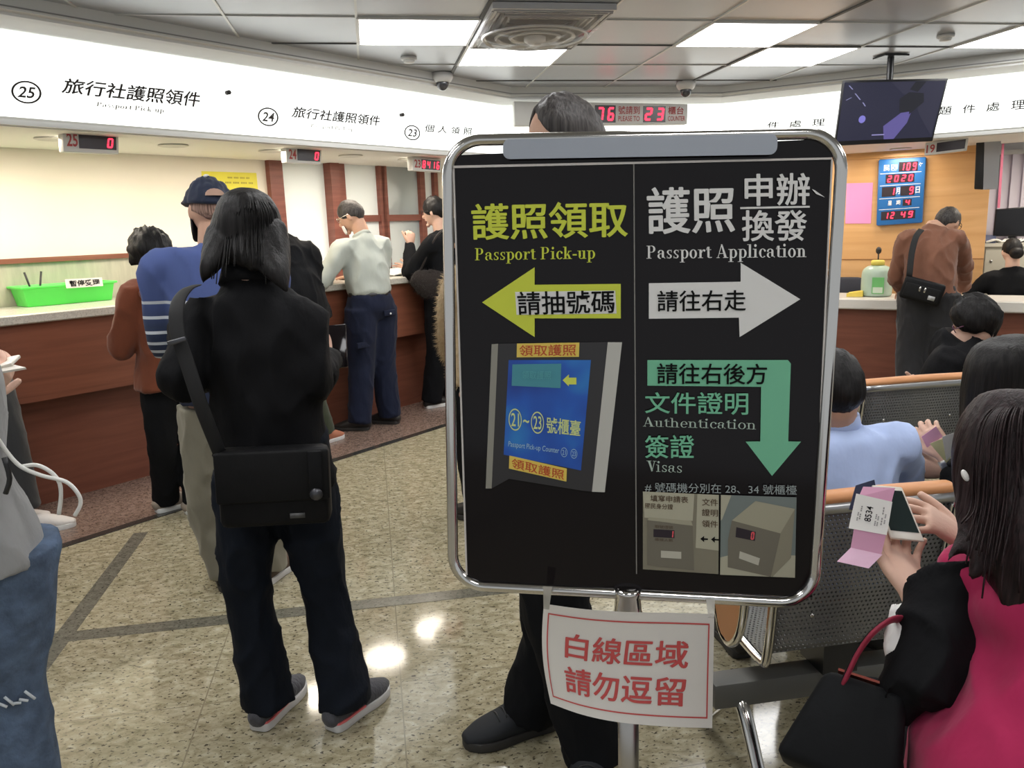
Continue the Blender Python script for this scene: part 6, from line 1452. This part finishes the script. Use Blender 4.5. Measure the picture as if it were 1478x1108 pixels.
for v0, u0, u1 in ((.14, .25, .5), (.20, .3, .7), (.62, .2, .55), (.68, .2, .5), (.78, .25, .8), (.86, .3, .6)):
    for j in range(7):
        if j % 4 != 3: rect('print_line', (u0 + (u1 - u0) * j / 7, v0, u0 + (u1 - u0) * (j + .75) / 7, v0 + .035), Srot, mat('ticket_print', (.28, .27, .26), .6), tk)
sheet2('pink_sheet', [atD(1246, 702, 1.460), atD(1292, 704, 1.458), atD(1286, 728, 1.450), atD(1240, 716, 1.452)], M_slip, tk)
sheet2('pink_sheet', [atD(1233, 762, 1.432), atD(1279, 771, 1.428), atD(1272, 800, 1.425), atD(1228, 790, 1.430)], M_slip, tk)
sheet2('pink_sheet', [atD(1228, 790, 1.430), atD(1274, 800, 1.425), atD(1254, 820, 1.410), atD(1208, 810, 1.412)], mat('slip_pink_light', (.86, .56, .72), .6), tk)
q0 = [atD(1236, 700, 1.53), atD(1262, 692, 1.53), atD(1272, 740, 1.52), atD(1226, 735, 1.52)]
tag(obj('phone_cover', slab(q0, .004), mat('cover_navy', (.03, .04, .09), .5), None, False, origin=q0[2]), 'dark navy phone cover flap behind the queue ticket', 'phone cover')
# black tote with red handles
TQ = [atD(1192, 962, 1.34), atD(1310, 1000, 1.28), atD(1300, 1165, 1.25), atD(1116, 1085, 1.30)]
pt = (TQ[2] + TQ[3]) / 2; tb = thing('tote_bag', 'black tote bag with red handles by the elbow of the woman in magenta', 'bag', V((pt.x, pt.y, pt.z)))
M_tote = cloth('tote_black', (.0055, .006, .007), .7, .2, 30, .2, 0, .2)
TN = (TQ[1] - TQ[0]).cross(TQ[3] - TQ[0]).normalized()
bk_ = [p + TN * .11 for p in TQ]
vs = [tuple(p) for p in TQ + bk_ + [p + TN * .01 for p in (TQ[0], TQ[1])] + [p - TN * .01 for p in (bk_[0], bk_[1])]]
obj('bag_body', bevelled(hexa(TQ + bk_), .018, 3), M_tote, tb)
obj('red_lining', slab([TQ[0] * .85 + TQ[1] * .15 + TN * .02 + V((0, 0, .006)), TQ[1] * .85 + TQ[0] * .15 + TN * .02 + V((0, 0, .006)), TQ[1] * .85 + TQ[0] * .15 + TN * .09 + V((0, 0, .006)), TQ[0] * .85 + TQ[1] * .15 + TN * .09 + V((0, 0, .006))], .004), mat('lining_red', (.28, .05, .03), .7), tb, False)
M_hd = mat('handle_red', (.30, .02, .05), .6)
for a, b_, dd in (((1218, 985), (1300, 990), 0), ((1226, 968), (1310, 985), .06)):
    pth = [atD(a[0], a[1], 1.325 + dd), atD(1240, 940, 1.315 + dd), atD(1266, 908, 1.30 + dd), atD(1297, 893, 1.33 + dd), atD(1325, 915, 1.39 + dd), atD(b_[0] + 10, b_[1], 1.38 + dd)]
    h_ = obj('handle', loft(pth, [(.011, .004)] * 6, TN, 10, 5), M_hd, tb); obj('handle_edge', loft([p + TN * .007 + V((-.004, 0, .003)) for p in pth], [(.008, .003)] * 6, TN, 8, 5), M_tote, h_)

# ---- O: person in ripped jeans at the left edge
b0 = atZ(5, 1120, 0); f = Fig((-1.0, 1.80), 40, 1.66)
J = f.J
J['hipr'] = atY(0, 790, 1.78); J['knr'] = atY(8, 985, 1.80); J['anr'] = V((J['knr'].x + .01, 1.80, .085)); J['hipl'] = J['hipr'] + V((-.16, .02, 0)); J['knl'] = J['knr'] + V((-.18, .05, 0)); J['anl'] = J['anr'] + V((-.18, .05, 0))
dx = J['hipr'] + V((-.10, 0, .02)); sh_ = dx - J['pel']
for k_ in ('pel', 'wai', 'che', 'spt', 'nb', 'hd', 'shl', 'shr'): J[k_] = J[k_] + sh_
wr_ = atY(-46, 585, 2.0); J['elr'] = atY(-90, 650, 1.85); J['wrr'] = wr_
J['ell'] = J['shl'] + V((-.08, 0, -.29)); J['wrl'] = J['ell'] + V((-.05, .1, -.22))
O_ = person('person in ripped blue jeans and a grey jacket cut off by the left edge', f)
build_body(f, O_, M_skin2, True, dict(r=dict(dr=atY(6, 535, 2.05) - wr_, pn=V((-.2, .5, .6)), curl=(30, 40, 25))))
hair_cap(f, O_, H_blk, .45, -.3, -.7, .09, .05, 'hair', 27.0)
JEAN = mat('denim_blue', (.085, .125, .20), .85, 0, .3, 70, .35, 22)
tr_ = trousers(f, O_, JEAN, .012, (.062, .055, .043, .040, .038), .02, amp=.007, freq=9)
obj('knee_rip', join(*[tube([J['knr'] + V((.02 + .012 * i, -.085 + .004 * i, .012 * math.sin(i * 2))), J['knr'] + V((.035 + .012 * i, -.083 + .005 * i, -.012))], .003, 6, 2) for i in range(5)]), mat('denim_fray', (.62, .66, .70), .9), tr_)
GREYJ = cloth('jacket_grey', (.30, .30, .30), .9, .4, 30, .12)
tp = top(f, O_, GREYJ, 'jacket', .025, .05, (.20, .175), 1.0, .020, amp=.008, rings=dict(pel=(.192, .168), wai=(.165, .135)))
obj('cuff_stripe', loft([J['wrr'] + (J['elr'] - J['wrr']) * .12, J['wrr'] + (J['elr'] - J['wrr']) * .06], [.058, .056], f.F, 20, 2, False), M_w, tp)
obj('zip', tube([atY(6, 660, 1.62), atY(14, 690, 1.62), atY(8, 712, 1.62)], .005, 8, 3), M_blk, tp)
for q in 'lr': shoe(f, O_, q, M_bshoe, M_wsole, .25)
q0 = [atY(-8, 522, 2.06), atY(29, 511, 2.06), atY(24, 518, 2.02), atY(-8, 534, 2.02)]
pn_ = thing('smartphone', 'white-edged smartphone held at the left edge with a white cable', 'phone', q0[2]); obj('case', slab([atY(-10, 519, 2.08), atY(29, 511, 2.08), atY(16, 523, 2.02), atY(-12, 532, 2.02)], .009, .003), mat('phone_white', (.75, .70, .62), .3), pn_, True, sharp=40)
obj('cover_flap', slab([atY(-10, 534, 2.04), atY(16, 525, 2.04), atY(37, 530, 2.0), atY(-10, 538, 2.0)], .005), mat('phone_white', (.75, .70, .62)), pn_, False)
cb = [(-10, 622), (10, 652), (30, 673), (60, 686), (95, 695), (113, 713), (116, 728), (108, 744)]; cb2 = [(30, 673), (52, 671), (72, 680), (85, 695), (88, 715), (85, 742)]
tag(obj('charging_cable', join(tube([atY(x, y, 1.75) for x, y in cb], .0042, 8, 6), tube([atY(x, y, 1.755) for x, y in cb2], .0042, 8, 6)), mat('cable_white', (.75, .74, .70)), None, True, origin=atY(108, 744, 1.75)), 'thin white cable looping in front of the white canvas shoe', 'cable')

# ---- P: person with dark grey trousers and white canvas shoe, left edge
an = atZ(47, 768, 0); f = Fig((an.x - .16, an.y + .05), 60, 1.68, lean=-6)
J = f.J; J['anr'] = V((an.x - .01, an.y, .085)); J['fdr'] = yawv(78); J['knr'] = atY(13, 640, an.y); J['hipr'] = atY(-22, 540, an.y + .05)
J['hipl'] = J['hipr'] + V((-.15, .04, 0)); J['knl'] = J['knr'] + V((-.16, .06, 0)); J['anl'] = J['anr'] + V((-.16, .1, 0)); J['fdl'] = yawv(60)
sh_ = J['hipr'] + V((-.10, .02, .02)) - J['pel']
for k_ in ('pel', 'wai', 'che', 'spt', 'nb', 'hd', 'shl', 'shr'): J[k_] = J[k_] + sh_
J['elr'] = J['shr'] + V((-.05, .05, -.28)); J['wrr'] = J['elr'] + V((-.05, .15, -.18))
J['ell'] = J['shr'] + V((-.42, .1, -.28)); J['wrl'] = J['ell'] + V((.05, .15, -.18))
Q_ = person('person in dark grey trousers and white canvas shoes, cut off by the left edge', f)
build_body(f, Q_, M_skin2); trousers(f, Q_, cloth('cloth_slate', (.045, .047, .05), .85), .012, (.06, .053, .044, .040, .036), -.045)
top(f, Q_, BLKC, 'jacket', .03, -.02, None, 1.0, .02, arms='r')
hair_cap(f, Q_, H_blk)
for q in 'lr':
    s_ = shoe(f, Q_, q, mat('canvas_white', (.74, .70, .67), .8, bump=.1), mat('sole_bright', (.78, .78, .76)), .29, .05, .075)
    a = J['an' + q]; d = J['fd' + q]; obj('lace', join(*[tube([V((a.x, a.y, 0)) + d * (.05 + .02 * i) + V((-d.y, d.x, 0)) * w_ + V((0, 0, .092 - .008 * i - abs(w_) * .3)) for w_ in (-.028, 0, .028)], .004, 6, 3) for i in range(4)]), M_w, s_)
